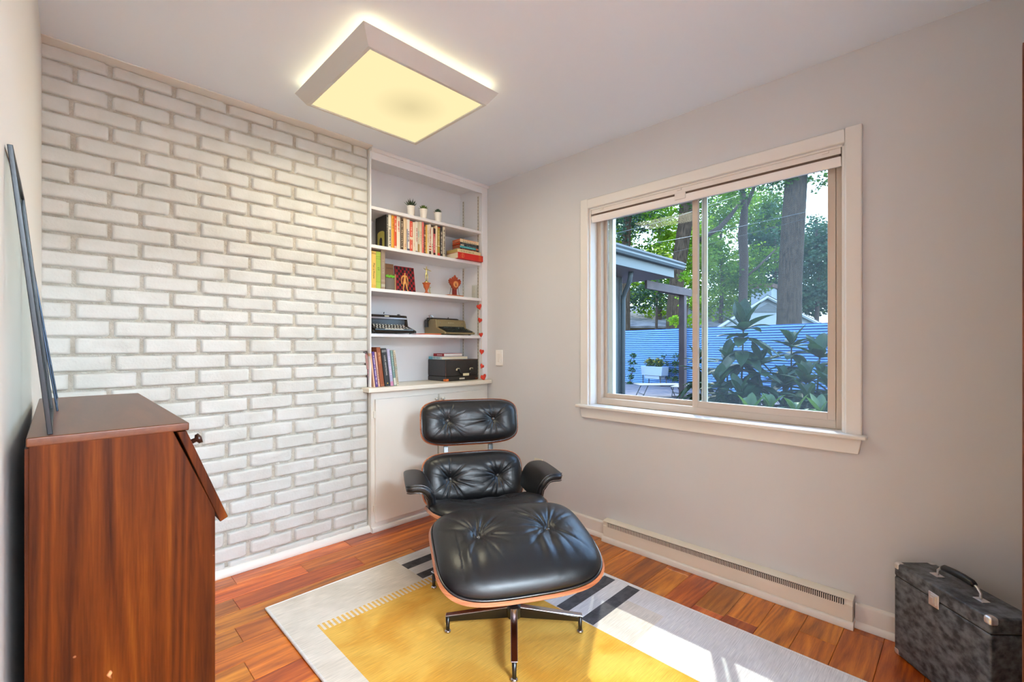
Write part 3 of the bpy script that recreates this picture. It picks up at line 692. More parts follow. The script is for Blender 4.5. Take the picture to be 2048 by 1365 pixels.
# spines joining headrest and back, shock mounts
for s in (-1, 1):
    mb = MB(); pts = [(s * .143, .385, .30), (s * .143, .432, .47), (s * .143, .465, .60), (s * .143, .492, .72)]
    for p0, p1 in zip(pts, pts[1:]): 
        v = Vector(p1) - Vector(p0); mb.cbox((Vector(p0) + Vector(p1)) / 2, (.028, .010, v.length + .008), v.to_track_quat('Z', 'Y').to_matrix() @ Matrix.Rotation(R(90), 3, 'Z') if False else Matrix.Rotation(-math.atan2(v.y, v.z), 3, 'X'))
    mb.build('back_brace', ENA, ch, bevel=.002)
mb = MB(); mb.box(-.16, .16, -.10, .10, .206, .218); mb.box(-.17, -.12, .08, .33, .206, .218); mb.box(.12, .17, .08, .33, .206, .218); mb.build('seat_frame', ENA, ch, bevel=.003)
star_base(ch, 5, .325, .125, R(29) + R(153 - 45) , .21, .085)
# ================================================================ slant-front desk by the left wall
K = 1.3                                         # the desk stands between eye height and the left wall
def ds(x, z): return (x * K, EYE - (EYE - z) * K)
DY0 = .912 * K; DY1 = 1.575 * K
teak = wood('desk_teak', [(30, 9, 1), (66, 26, 3), (90, 39, 5), (116, 60, 12)], (19, 19, .9), 1.3, rough=.45, coat=.0, spec=.12, scratch=True)
teaktop = wood('desk_top_teak', [(66, 32, 15), (90, 47, 22), (112, 62, 32)], (9, .9, 9), 1.3, rough=.34, coat=.05, spec=.35)
do = (.10, 1.62, 0)
dk = thing('slant_front_desk', 'scratched reddish wooden slant-front desk against the left wall', 'desk', do)
bx = ds(-.030, 0)[0]
pz = [ds(-.028, 1.049), ds(.133, 1.049), ds(.192, .905), (ds(.192, 0)[0], 0.), (ds(-.028, 0)[0], 0.)]
for (ya, yb) in ((DY0, DY0 + .022), (DY1 - .022, DY1)):
    b = MB(do); b.prism(pz, ya, yb, 'xz'); b.build('side_panel', teak, dk, bevel=.0015)
b = MB(do); b.box(bx - .002, bx + .006, DY0 + .001, DY1, 0, ds(0, 1.045)[1]); b.build('back_panel', teak, dk)
b = MB(do); tz0, tz1 = ds(0, 1.0470)[1], ds(0, 1.060)[1]; b.box(bx - .0005, ds(.155, 0)[0], DY0 - .001, DY1 + .004, tz0, tz1); b.build('top', teaktop, dk, bevel=.0025)
for xq, zq in ((.188, .12), (.186, .70), (.12, .97)): MB(do).box(bx + .008, ds(xq, 0)[0], DY0 + .022, DY1 - .022, zq, zq + .02).build('inner_board', teak, dk)
# leaning lid, a little open at the top
p0, p1 = ds(.1385, 1.046), ds(.199, .883); p2, p3 = ds(.211, .889), ds(.151, 1.050 - .003)
b = MB(do); b.prism([p0, p1, p2, p3], DY0 - .003, DY1, 'xz'); lid = b.build('lid', teak, dk, bevel=.002)
q = Matrix.Rotation(R(68), 3, 'Y')
kp = Vector((.2115, 1.25, .966))
b = MB(do); b.lathe([(.006, 0), (.005, .014), (.011, .017), (.012, .024), (.0, .027)], kp, 14, rot=q); b.build('knob', mat('knob_dark', (52, 26, 16), .35), lid, smooth=True)
fr = b = MB(do); b.box(ds(.186, 0)[0], ds(.1915, 0)[0], DY0 + .022, DY1 - .022, .14, .70); b.build('front_panel', teak, dk, bevel=.002)

# ---- picture frames and glass leaning on the wall, standing on the desk
blk = mat('frame_black', (16, 17, 22), .35, spec=.35); gls = glassm
steel = mat('frame_steel', (44, 54, 68), .28, metal=.8)
def pane(name, label, y0, y1, xb, xt, zb_, zt_, th, fw, fm_, fill):
    """thin framed sheet leaning back on the left wall"""
    o = (xb, (y0 + y1) / 2, zb_); t = thing(name, label, 'picture frame', o)
    v = Vector((xt - xb, 0, zt_ - zb_)); L_ = v.length; q = Matrix.Rotation(math.atan2(v.x, v.z), 4, 'Y')
    b = MB(); b.M = q
    hw = (y1 - y0) / 2
    b.box(-th, 0, -hw, -hw + fw, 0, L_); b.box(-th, 0, hw - fw, hw, 0, L_); b.box(-th, 0, -hw + fw, hw - fw, 0, fw); b.box(-th, 0, -hw + fw, hw - fw, L_ - fw, L_)
    b.build('frame', fm_, t, bevel=.001)
    b = MB(); b.M = q; b.box(-th * .62, -th * .45, -hw + fw * .8, hw - fw * .8, fw * .8, L_ - fw * .8); b.build('pane', fill, t)
    return t
dz = tz1 + .0007
pane('picture_frame', 'tall black-edged frame leaning on the left wall, nearest on the desk', .925 * K, 1.235 * K, -.004 * K, wl(1.4) + .0075, dz, ds(0, 1.463)[1], .0075, .009, blk, gls)
pane('glass_frame', 'thin steel-edged glass frame leaning behind the tall black one', 1.245 * K, 1.52 * K, .003, wl(1.8) + .0062, dz, EYE + .255, .004, .004, steel, gls)

# ================================================================ record case by the window wall
A_ = Vector((2.280, .196)); B_ = Vector((2.011, -.055)); D_ = Vector((2.384, .098))
ab = (B_ - A_); ad = (D_ - A_); Lc = ab.length; Wc = .143; ctr = (B_ + D_) / 2
rzc = math.atan2(ab.y, ab.x)
caso = thing('record_case', 'black marbled record case with chrome corners at the right under the window', 'case', (ctr.x, ctr.y, 0), rzc)
# local x from A(-) to B(+); visible long face towards local... 
marb = mat('marbled_vinyl', (46, 50, 54), .42, spec=.4, var=(38, (108, 112, 118), 9), bump=(120, .2, .001), vec=(1, 1, 1.3)); seamd = mat('seam', (6, 6, 6), .6)
hx, hy, hc = Lc / 2, Wc / 2, .354
sgn = 1 if Matrix.Rotation(-rzc, 2) @ (A_ - ctr) is None else 1
b = MB(); b.box(-hx, hx, -hy, hy, .006, hc - .052); body = b.build('body', marb, caso, bevel=.007, seg=3)
b = MB(); b.box(-hx, hx, -hy, hy, hc - .0505, hc); lidc = b.build('lid', marb, caso, bevel=.007, seg=3)
b = MB(); b.box(-hx + .004, hx - .004, -hy + .004, hy - .004, hc - .054, hc - .048); b.build('seam', seamd, caso)
stl = mat('case_chrome', (226, 224, 224), .3, metal=.8)
for sx2 in (-1, 1):
    for sy2 in (-1, 1):
        for zz in (hc, .006):
            sz = 1 if zz > .1 else -1
            b = MB(); r0 = .013
            for k in (0,):
                b.box(min(sx2 * hx, sx2 * (hx - .026)) - .0016 * (sx2 < 0), max(sx2 * hx, sx2 * (hx - .026)) + .0016 * (sx2 > 0), min(sy2 * hy, sy2 * (hy - .026)) - .0016 * (sy2 < 0), max(sy2 * hy, sy2 * (hy - .026)) + .0016 * (sy2 > 0), zz - .026 * (sz > 0) - .0016 * (sz < 0), zz + .0016 * (sz > 0) + .026 * (sz < 0))
            b.build('corner_cap', stl, lidc if sz > 0 else body, bevel=.009, seg=4)
fs_ = 1                                            # long face that looks at the room
v = Matrix.Rotation(rzc, 2) @ Vector((0, 1)); fs_ = 1 if (Vector(v).dot(Vector((-1, 1)))) > 0 else -1
b = MB(); y0 = fs_ * hy
def bxy(b, x0, x1, ya, yb, z0, z1): b.box(x0, x1, min(ya, yb), max(ya, yb), z0, z1)
bxy(b, -.030, .010, y0, y0 + fs_ * .003, hc - .075, hc - .028); lt = b.build('latch', stl, body, bevel=.002)
b = MB(); bxy(b, -.022, .002, y0 + fs_ * .003, y0 + fs_ * .008, hc - .066, hc - .034); bxy(b, -.016, -.004, y0 + fs_ * .008, y0 + fs_ * .0095, hc - .060, hc - .042); b.build('hasp', stl, lt, bevel=.0015)
b = MB(); n_ = 16; pts = [(-.078, 0, hc + .004), (-.078, 0, hc + .020), (-.066, 0, hc + .034)] + [(-.05 + .1 * k / 6, 0, hc + .040 + .003 * math.sin(math.pi * k / 6)) for k in range(7)] + [(.066, 0, hc + .034), (.078, 0, hc + .020), (.078, 0, hc + .004)]
b.tube(pts, .004, 8); hd = b.build('handle', stl, lidc, smooth=True)
b = MB(); b.tube([(-.058, 0, hc + .036), (-.05, 0, hc + .0405), (-.02, 0, hc + .043), (.02, 0, hc + .043), (.05, 0, hc + .0405), (.058, 0, hc + .036)], [.009, .0115, .012, .012, .0115, .009], 12); b.build('grip', mat('grip_black', (24, 26, 30), .35), hd, smooth=True)
for xq in (-.098, .064): MB().box(xq, xq + .034, -.013, .013, hc - .0005, hc + .0025).build('handle_plate', stl, hd, bevel=.001)

# ================================================================ bookcase at the right edge, seen edge-on
ko = (1.65, -.28, 0)
kb = thing('standing_bookshelf', 'reddish wooden bookshelf just entering the right edge of the view', 'bookshelf', ko)
kw = wood('shelf_wood', [(70, 28, 14), (120, 58, 30), (160, 88, 50)], (9, 9, 1), 1.5)
XE = 1.8500
for (xa, xb) in ((1.45, 1.47), (XE - .02, XE)):
    MB(ko).box(xa, xb, -.44, -.1054, 0, 2.0).build('side_panel', kw, kb, bevel=.001)
for z in (.06, .42, .79, 1.19, 1.55, 1.98):
    MB(ko).box(1.471, XE - .021, -.434, -.110, z - .009, z + .009).build('shelf', kw, kb, bevel=.001)
MB(ko).box(1.451, XE - .001, -.446, -.441, 0, 2.0).build('back_panel', kw, kb)
# ================================================================ things on the shelves
paper = mat('page_paper', (226, 214, 188), .8, bump=(1, .4, .0005), vec=(600, 40, 600))
def pm(rgb, rough=.5): return mat('print_%d_%d_%d' % rgb, rgb, rough)
rbk = random.Random(3)
def book(label, x0, x1, zb, h, yf, dep, rgb, marks=None, bands=(), lean=0., group=None, title=None):
    """upright book, spine towards -y. marks=(rgb, z0, z1 as share of height); bands=[(z0,z1,rgb)]"""
    o = ((x0 + x1) / 2, yf + dep / 2, zb); w = x1 - x0
    t = thing('book', label, 'book', o, group=group); t.rotation_euler = (0, lean, 0)
    hw, hd = w / 2, dep / 2; k = .0016
    b = MB(); b.box(-hw, -hw + k, -hd, hd, 0, h); b.box(hw - k, hw, -hd, hd, 0, h)
    n = 6; 
    prof = [(-hw + k * .2, -hd + .001)] + [(-hw + w * i / n, -hd - .0022 * math.sin(math.pi * i / n)) for i in range(n + 1)] + [(hw - k * .2, -hd + .001), (hw - .001, -hd + k + .001), (-hw + .001, -hd + k + .001)]
    b.prism(prof, 0, h, 'xy'); cv = b.build('cover', pm(rgb), t)
    MB().box(-hw + k, hw - k, -hd + k + .001, hd - .003, .002, h - .003).build('pages', paper, t)
    yb = -hd - .0030
    for z0, z1, c in bands:
        MB().box(-hw * .93, hw * .93, yb + .0002, -hd, h * z0, h * z1).build('spine_band', pm(c), cv)
    if title:
        tm = lettering(title[0], title[1], pm(title[2]), cv, FACE((0, yb, h * title[3]), R(-90)), 'title', .0002)
    if marks:
        c, z0, z1 = marks[:3]; b = MB(); z = h * z0; s_ = max(.0016, w * .34)
        while z < h * z1:
            L_ = rbk.choice((.0016, .0022, .003)); 
            b.box(-s_ * rbk.uniform(.6, 1) * .7, s_ * rbk.uniform(.6, 1) * .7, yb - .0002, -hd, z, z + L_); z += L_ + rbk.choice((.0011, .0011, .0016, .006))
        b.build('title', pm(c), cv)
    return t
def xs_at(px, y): a = (px - 1024) / 910; return y * (1 + a) / (1 - a)
S2Z = 1.8358; YF = 2.708; G2 = 'books standing on the second shelf'
sh2 = [  # crop x0,x1, top y, rgb, marks, bands, label
 (374, 414, 335, (46, 44, 40), ((200, 196, 180), .5, .9), [(.02, .5, (96, 96, 84))], 'black book with an arched yellow doorway on its cover, far left of the second shelf'),
 (417, 484, 300, (228, 222, 202), ((70, 66, 58), .06, .55), [(.62, .64, (150, 160, 140))], 'cream speckled book right of the black book with the arched doorway'),
 (492, 548, 296, (226, 166, 54), ((170, 96, 30), .6, .9), [], 'tall orange-yellow book, between the cream speckled one and an orange-red one'),
 (550, 608, 365, (214, 84, 44), ((246, 214, 190), .52, .93), [(.02, .09, (240, 190, 170))], 'orange-red book with white title, right of the tall orange-yellow one'),
 (611, 690, 380, (232, 222, 200), ((204, 88, 80), .55, .85), [], 'cream book with curly red letters on its spine'),
 (694, 758, 440, (74, 54, 38), ((222, 206, 176), .1, .93), [], 'dark brown book with large white title running down the spine'),
 (760, 838, 410, (222, 196, 158), ((190, 130, 110), .12, .2), [], 'wide beige book with a small red mark near its foot'),
 (840, 905, 448, (232, 226, 214), ((70, 74, 96), .3, .62), [(.02, .08, (90, 88, 96))], 'white book with a blue left edge'),
 (907, 970, 488, (220, 84, 58), ((244, 200, 176), .1, .94), [(.40, .48, (236, 226, 200))], 'coral-red book with pale roundels, just right of the blue-edged white one'),
 (973, 1030, 510, (230, 218, 192), ((200, 140, 120), .2, .3), [], 'plain cream book just right of the coral-red one'),
 (1033, 1084, 496, (228, 222, 208), ((188, 120, 110), .35, .8), [(.01, .05, (110, 100, 90))], 'off-white book with faint red lettering in the middle of the row'),
 (1087, 1124, 500, (206, 200, 176), None, [(.02, .28, (164, 134, 76)), (.5, .7, (176, 188, 176))], 'thin grey-green book with a brown foot in the middle of the row'),
 (1127, 1180, 495, (226, 212, 182), ((196, 170, 130), .3, .7), [], 'cream book left of the thin pink-red one'),
 (1183, 1226, 470, (222, 108, 96), ((240, 190, 180), .2, .5), [], 'thin pink-red book, tallest in the middle of the row'),
 (1229, 1268, 560, (92, 56, 44), ((222, 170, 130), .05, .95), [(.6, .66, (210, 180, 150))], 'dark patterned book just right of the thin pink-red one'),
 (1271, 1300, 570, (224, 180, 66), None, [], 'thin yellow book beside the dark patterned one'),
 (1302, 1340, 566, (230, 216, 186), ((190, 160, 120), .4, .8), [], 'thin cream book between a yellow one and an orange-patterned one'),
 (1342, 1390, 560, (226, 216, 198), ((196, 84, 34), .32, .9), [(.02, .12, (78, 48, 36)), (.16, .2, (210, 90, 50)), (.25, .29, (206, 80, 50))], 'white book with orange-brown blotches and red stripes on its spine'),
 (1394, 1438, 625, (230, 218, 196), ((90, 84, 80), .08, .4), [], 'cream book with tiny dark lettering, left of the pink and black one'),
 (1441, 1488, 650, (206, 92, 94), ((230, 190, 180), .2, .7), [(.0, .1, (60, 36, 34)), (.8, 1.0, (52, 40, 44))], 'pink book with black ends to its spine'),
 (1491, 1534, 590, (230, 214, 178), None, [(.3, .32, (190, 170, 130))], 'cream book right of the pink and black one'),
 (1537, 1590, 622, (166, 138, 54), ((220, 206, 150), .35, .9), [(.0, .11, (214, 56, 40)), (.97, 1.0, (204, 56, 40)), (.34, .37, (226, 216, 180))], 'olive-gold book with a red foot to its spine'),
 (1596, 1650, 610, (48, 42, 42), ((224, 214, 196), .1, .85), [], 'black book with white title, second from the right end of the row'),
 (1658, 1712, 610, (214, 204, 180), ((70, 62, 56), .1, .9), [], 'pale grey book with dark title ending the row at the right'),
]
for (a, c, ty, rgb, mk, bd_, lab) in sh2:
    x0, x1 = xs_at(740 + a / 11.375, YF), xs_at(740 + c / 11.375, YF)
    ztop = ony(740 + (a + c) / 22.75, 400 + ty / 11.375, YF).z
    bk = book(lab, x0 + .0004, x1 - .0004, S2Z, min(ztop - S2Z, .222), YF, .145, rgb, mk, bd_, 0, G2)
    if a == 374:      # its front cover shows: arched yellow doorway on black
        hw = (x1 - x0) / 2; b = MB(); h_ = min(ztop - S2Z, .222)
        pts = [(-.045, .0), (.045, .0), (.045, .10)] + [(.045 * math.cos(R(q)), .10 + .016 * math.sin(R(q))) for q in range(10, 180, 20)] + [(-.045, .10)]
        b.prism([(y_, z_ + .004) for y_, z_ in pts], -hw - .0003, -hw + .0003, 'yz'); dr = b.build('cover_doorway', pm((170, 160, 76)), bk)
        b = MB(); pts = [(-.018, 0), (.018, 0), (.018, .05)] + [(.018 * math.cos(R(q)), .05 + .022 * math.sin(R(q))) for q in range(10, 180, 20)] + [(-.018, .05)]
        b.prism([(y_, z_ + .005) for y_, z_ in pts], -hw - .0006, -hw - .0003, 'yz'); b.build('cover_arch', pm((40, 34, 44)), bk)
    if a == 840: MB().box(-(x1 - x0) / 2 + .0004, -(x1 - x0) / 2 + .0026, -.0765, -.0725, .006, .15).build('blue_edge', pm((74, 104, 160)), bk)

def flat(label, x0, x1, y0, y1, z0, z1, rgb, marks=None, ends=None, bandc=None, group=None, spine='front', pages_rgb=None, extra=None):
    """book lying flat; spine 'front' (-y) or 'left' (-x)"""
    o = ((x0 + x1) / 2, (y0 + y1) / 2, z0); t = thing('book', label, 'book', o, group=group); hx, hy, h = (x1 - x0) / 2, (y1 - y0) / 2, z1 - z0; k = .0016
    b = MB(); b.box(-hx, hx, -hy, hy, 0, k); b.box(-hx, hx, -hy, hy, h - k, h)
    if spine == 'front': b.box(-hx, hx, -hy, -hy + k, k, h - k)
    else: b.box(-hx, -hx + k, -hy, hy, k, h - k)
    cv = b.build('cover', pm(rgb), t)
    pg = mat('pages_%d_%d_%d' % pages_rgb, pages_rgb, .8) if pages_rgb else paper
    if spine == 'front': MB().box(-hx + .003, hx - .003, -hy + k + .0002, hy - .003, k + .0002, h - k - .0002).build('pages', pg, t)
    else: MB().box(-hx + k + .0002, hx - .002, -hy + .002, hy - .002, k + .0002, h - k - .0002).build('pages', pg, t)
    if bandc:
        for (u0, u1, c) in bandc:
            if spine == 'front': MB().box(-hx + 2 * hx * u0, -hx + 2 * hx * u1, -hy - .0004, -hy + .0004, k * .2, h - k * .2).build('spine_band', pm(c), cv)
            else: MB().box(-hx - .0004, -hx + .0004, hy - 2 * hy * u1, hy - 2 * hy * u0, k * .2, h - k * .2).build('spine_band', pm(c), cv)
    if marks:
        c, u0, u1 = marks; b = MB(); u = u0
        while u < u1:
            L_ = rbk.choice((.010, .014, .02)); z_ = h * .3
            if spine == 'front': b.box(-hx + 2 * hx * u, -hx + 2 * hx * (u + L_), -hy - .0007, -hy, z_, h * .72)
            else: b.box(-hx - .0007, -hx, hy - 2 * hy * (u + L_), hy - 2 * hy * u, z_, h * .72)
            u += L_ + rbk.choice((.008, .008, .03))
        b.build('title', pm(c), cv)
    return t
G3 = 'books stacked flat on the second shelf'
z = S2Z
flat('thick red book at the bottom of the stack, gilt roundel on its spine', 2.089, 2.334, 2.652, 2.80, z, z + .045, (196, 32, 24), None, None, [(.82, .95, (206, 70, 36))], G3)
b = MB((0, 0, 0)); b.tube([(2.133 + .015 * math.cos(q * .3), 2.6515, z + .0225 + .015 * math.sin(q * .3)) for q in range(21)], .0009, 6, closed=True)
g0 = [o for o in C.objects if o.name.startswith('book')][-1]; b.o = g0.location; b.v = [v - g0.location for v in b.v]; b.build('gilt_roundel', pm((224, 150, 90)), g0)
b = MB(); b.box(2.131, 2.135, 2.651, 2.652, z + .011, z + .034); b.v = [v - g0.location for v in b.v]; b.build('gilt_mark', pm((224, 151, 90)), g0)
z += .0453
flat('thick cream book lying on the red one', 2.092, 2.318, 2.662, 2.80, z, z + .0262, (216, 200, 156), ((176, 160, 120), .1, .7), None, None, G3, pages_rgb=(186, 160, 96)); z += .0265
for (th, rgb, mk, bn, pg, lab) in ((.0190, (30, 24, 26), ((186, 120, 90), .1, .9), [], (206, 140, 50), 'black book with red lettering on top of the cream book'),
                              (.0140, (62, 160, 170), ((120, 196, 196), .2, .8), [(.85, .98, (206, 110, 60))], (196, 78, 34), 'turquoise book between two black ones in the stack'),
                              (.0120, (36, 34, 40), ((150, 150, 150), .35, .9), [(.02, .2, (190, 170, 150))], (204, 86, 38), 'thin black book lying on the turquoise one'),
                              (.0150, (28, 30, 34), ((120, 130, 130), .1, .9), [], (200, 76, 34), 'black book just under the two pale ones at the top of the stack'),
                              (.0130, (226, 206, 168), ((80, 70, 60), .15, .9), [], (206, 82, 36), 'cream book with dark lettering, second from the top of the stack'),
                              (.0110, (224, 196, 160), ((200, 90, 60), .15, .85), [], (196, 60, 30), 'cream book with red lettering topping the stack')):
    flat(lab, 2.140, 2.322, 2.690, 2.79, z, z + th, rgb, mk, None, bn, G3, pages_rgb=pg); z += th + .0003

# ---- succulents on the top shelf
potm = mat('white_pot', (240, 236, 226), .3, coat=.2)
def leaf_blade(b, base, d, L_, w, up, curl=.3, n=6, th=.25):
    d = Vector(d).normalized(); side = d.cross(Vector((0, 0, 1))).normalized() if abs(d.z) < .98 else Vector((1, 0, 0)); nn = side.cross(d)
    vs = []; 
    for i in range(n + 1):
        t = i / n; ww = w * math.sin(math.pi * min(1, .18 + .82 * t)) ** .8 if t < 1 else .0003
        p = Vector(base) + d * L_ * t + nn * (curl * L_ * t * t)
        vs += [p - side * ww, p - nn * ww * th, p + side * ww, p + nn * ww * th]
    fs = []
    for i in range(n):
        for k in range(4): fs.append((i * 4 + k, i * 4 + (k + 1) % 4, (i + 1) * 4 + (k + 1) % 4, (i + 1) * 4 + k))
    b.add(vs, fs)
def succulent(px, label, kind, rgb, rgb2):
    y = 2.722; x = xs_at(px, y); t = thing('potted_succulent', label, 'plant', (x, y, 2.0815), group='succulents on the top shelf')
    b = MB(); b.lathe([(.0, .0), (.021, 0), (.0275, .072), (.0245, .072), (.023, .062), (0, .062)], (0, 0, 0), 28, cap=False); b.build('pot', potm, t, smooth=False)
    MB().lathe([(0, .0), (.0232, 0), (.0232, .0005)], (0, 0, .0625), 20).build('soil', mat('soil', (50, 40, 32), .95), t)
    m = mat('succ_' + kind, rgb, .45, var=(60, rgb2, 2)); b = MB(); rr = random.Random(px)
    if kind == 'aloe':
        for k in range(26):
            a = k * 2.4; e = .35 + .95 * (1 - k / 26); L_ = .046 + .018 * rr.random(); el_ = R(80 - 48 * (1 - (k / 26)) ** .6 * 1.0)
            leaf_blade(b, (0, 0, .063), (math.cos(a) * math.cos(el_), math.sin(a) * math.cos(el_), math.sin(el_)), L_, .0042, 0, .1, th=.6)
    elif kind == 'rosette':
        for k in range(30):
            a = k * 2.4; u = k / 30; el_ = R(12 + 62 * u); L_ = .042 - .014 * u
            leaf_blade(b, (0, 0, .064 + .006 * u), (math.cos(a) * math.cos(el_), math.sin(a) * math.cos(el_), math.sin(el_)), L_, .0085 - .003 * u, 0, .25, th=.35)
    else:
        for k in range(30):
            a = k * 2.4; u = k / 30; el_ = R(28 + 55 * u); L_ = .038 - .004 * u
            leaf_blade(b, (0, 0, .064 + .004 * u), (math.cos(a) * math.cos(el_), math.sin(a) * math.cos(el_), math.sin(el_)), L_, .0068, 0, .05, th=.45)
    b.build('leaves', m, t, smooth=True)
succulent(822, 'spiky aloe in a white pot, leftmost of the three on the top shelf', 'aloe', (52, 78, 44), (30, 52, 34))
succulent(847, 'light green rosette succulent in a white pot, middle of the three', 'rosette', (118, 138, 52), (74, 104, 40))
succulent(876, 'dark green pointed succulent in a white pot, rightmost of the three', 'haworthia', (48, 82, 48), (28, 56, 38))

# ---- third shelf
S3Z = 1.5578; G4 = 'tall books at the left of the third shelf'
for (a, c, ty, rgb, mk, bn, lab, ti) in (
    (112, 166, 85, (164, 152, 138), None, [], 'narrow grey book against the brick at the left of the third shelf', None),
    (176, 300, 170, (222, 186, 92), None, [(.03, .1, (206, 166, 74)), (.92, .94, (160, 120, 50)), (.955, .965, (160, 120, 50))], 'yellow book titled Plan a House', ('Plan a House', .019, (84, 56, 20), .47)),
    (302, 430, 190, (160, 182, 66), ((110, 140, 40), .5, .58), [(.18, .19, (120, 150, 50)), (.8, .81, (120, 150, 50)), (.86, .87, (120, 150, 50))], 'lime green book right of the yellow one', None),
    (436, 550, 140, (150, 130, 110), ((176, 160, 140), .4, .75), [(.06, .13, (176, 170, 150)), (.2, .21, (180, 168, 150)), (.23, .24, (180, 168, 150))], 'tall taupe book right of the lime green one', None)):
    x0, x1 = xs_at(730 + a / 13.65, YF), xs_at(730 + c / 13.65, YF); zt_ = ony(730 + (a + c) / 27.3, 490 + ty / 13.65, YF).z
    book(lab, max(x0, NX0 + .001) + .0004, x1 - .0004, S3Z, zt_ - S3Z, YF, .165, rgb, mk, bn, 0, G4, ti)
def board(name, label, cat, px0, px1, y, ztop, th, m, tilt=8.):
    x0, x1 = xs_at(px0, y), xs_at(px1, y); t = thing(name, label, cat, ((x0 + x1) / 2, y, S3Z)); t.rotation_euler = (R(-tilt), 0, 0)
    h = (ztop - S3Z) / math.cos(R(tilt)); return t, (x1 - x0) / 2, h
t, hw, h = board('box', 'brown box with a bright green band and grey lower half beside the taupe book', 'box', 771.5, 788.5, 2.765, ony(780, 528, 2.77).z, .02, None, 3)
MB().box(-hw, hw, 0, .05, .001, h).build('case', pm((112, 78, 50)), t, bevel=.002)
MB().box(-hw - .0005, hw + .0005, -.004, .02, .001, h * .47).build('grey_booklets', mat('booklets', (112, 104, 96), .6, bump=(1, .8, .003), vec=(160, 1, 1)), t)
b = MB(); 
for k in range(7): b.cbox((-hw + .008 + k * 2 * hw / 7.6, -.003, h * .54 + .003 * math.sin(k * 2.1)), (.013, .006, .014), Matrix.Rotation(k * .9, 3, 'Y'))
b.build('green_band', pm((106, 190, 40)), t)
b = MB(); 
for k in range(4): b.box(-hw + .012 + k * .012, -hw + .018 + k * .012, -.0006, .001, h * .81, h * .86)
b.build('title', pm((60, 40, 26)), t)
t, hw, h = board('card', 'thin tan card standing between the brown box and the checkerboard', 'card', 789.3, 792.2, 2.77, ony(790, 549, 2.77).z, .01, None, 2)
MB().box(-hw * .7, hw * .7, -.002, .10, .001, h).build('card_sheet', pm((176, 146, 104)), t)
t, hw, h = board('checkerboard', 'red and black checkerboard leaning upright behind the mannequin', 'game board', 794, 832, 2.80, ony(812, 534, 2.82).z, .02, None, 9)
b = MB(); b.box(-hw, hw, 0, .012, .001, h); b.build('board', pm((150, 22, 30)), t, bevel=.0012)
b = MB(); n = 9
for i in range(n):
    for j in range(n):
        if (i + j) % 2: continue
        cw_ = (2 * hw - .012) / n; chh = (h - .014) / n; xx = -hw + .006 + i * cw_; zz = .008 + j * chh; b.box(xx, xx + cw_, -.0005, .0003, zz, zz + chh)
b.build('black_squares', pm((22, 16, 20)), t)
# mannequin: one continuous skinned body
t = thing('wooden_mannequin', 'jointed tan wooden artist mannequin standing before the checkerboard', 'figurine', (xs_at(809.5, 2.735), 2.735, S3Z))
def skin_body(name, verts, edges, m, parent, sub=2):
    me = bpy.data.meshes.new(name); me.from_pydata([v[0] for v in verts], edges, []); o = bpy.data.objects.new(name, me); C.objects.link(o); o.parent = parent
    bm = bmesh.new(); bm.from_mesh(me); ly = bm.verts.layers.skin.verify(); bm.verts.ensure_lookup_table()
    for i, v in enumerate(verts): bm.verts[i][ly].radius = (v[1], v[1]); bm.verts[i][ly].use_root = (i == 0)
    bm.to_mesh(me); bm.free()
    sk = o.modifiers.new('skin', 'SKIN'); sk.use_smooth_shade = True
    s_ = o.modifiers.new('sub', 'SUBSURF'); s_.levels = sub; s_.render_levels = sub; me.materials.append(m); return o
V = [((0, 0, .070), .0085), ((0, 0, .083), .0065), ((0, 0, .098), .0095), ((0, 0, .108), .008), ((0, 0, .1145), .0035), ((0, -.001, .121), .0062), ((0, -.001, .130), .0055),
     ((-.016, 0, .107), .0050), ((-.024, -.001, .092), .0046), ((-.028, -.002, .078), .0036), ((-.027, -.006, .060), .0032), ((-.026, -.008, .048), .0036),
     ((.016, 0, .107), .0050), ((.022, .001, .090), .0046), ((.024, -.001, .076), .0036), ((.022, -.004, .058), .0032), ((.021, -.006, .046), .0036),
     ((-.007, 0, .062), .0072), ((-.009, -.001, .038), .0055), ((-.010, .001, .018), .0040), ((-.010, 0, .0055), .0038), ((-.011, -.009, .0038), .0034),
     ((.008, 0, .062), .0072), ((.014, -.003, .038), .0055), ((.020, -.001, .018), .0040), ((.024, -.002, .0055), .0038), ((.027, -.010, .0038), .0034)]
E_ = [(0, 1), (1, 2), (2, 3), (3, 4), (4, 5), (5, 6), (3, 7), (7, 8), (8, 9), (9, 10), (10, 11), (3, 12), (12, 13), (13, 14), (14, 15), (15, 16), (0, 17), (17, 18), (18, 19), (19, 20), (20, 21), (0, 22), (22, 23), (23, 24), (24, 25), (25, 26)]
skin_body('body', V, E_, mat('mannequin_wood', (214, 158, 84), .45, var=(50, (196, 134, 64), 2)), t)
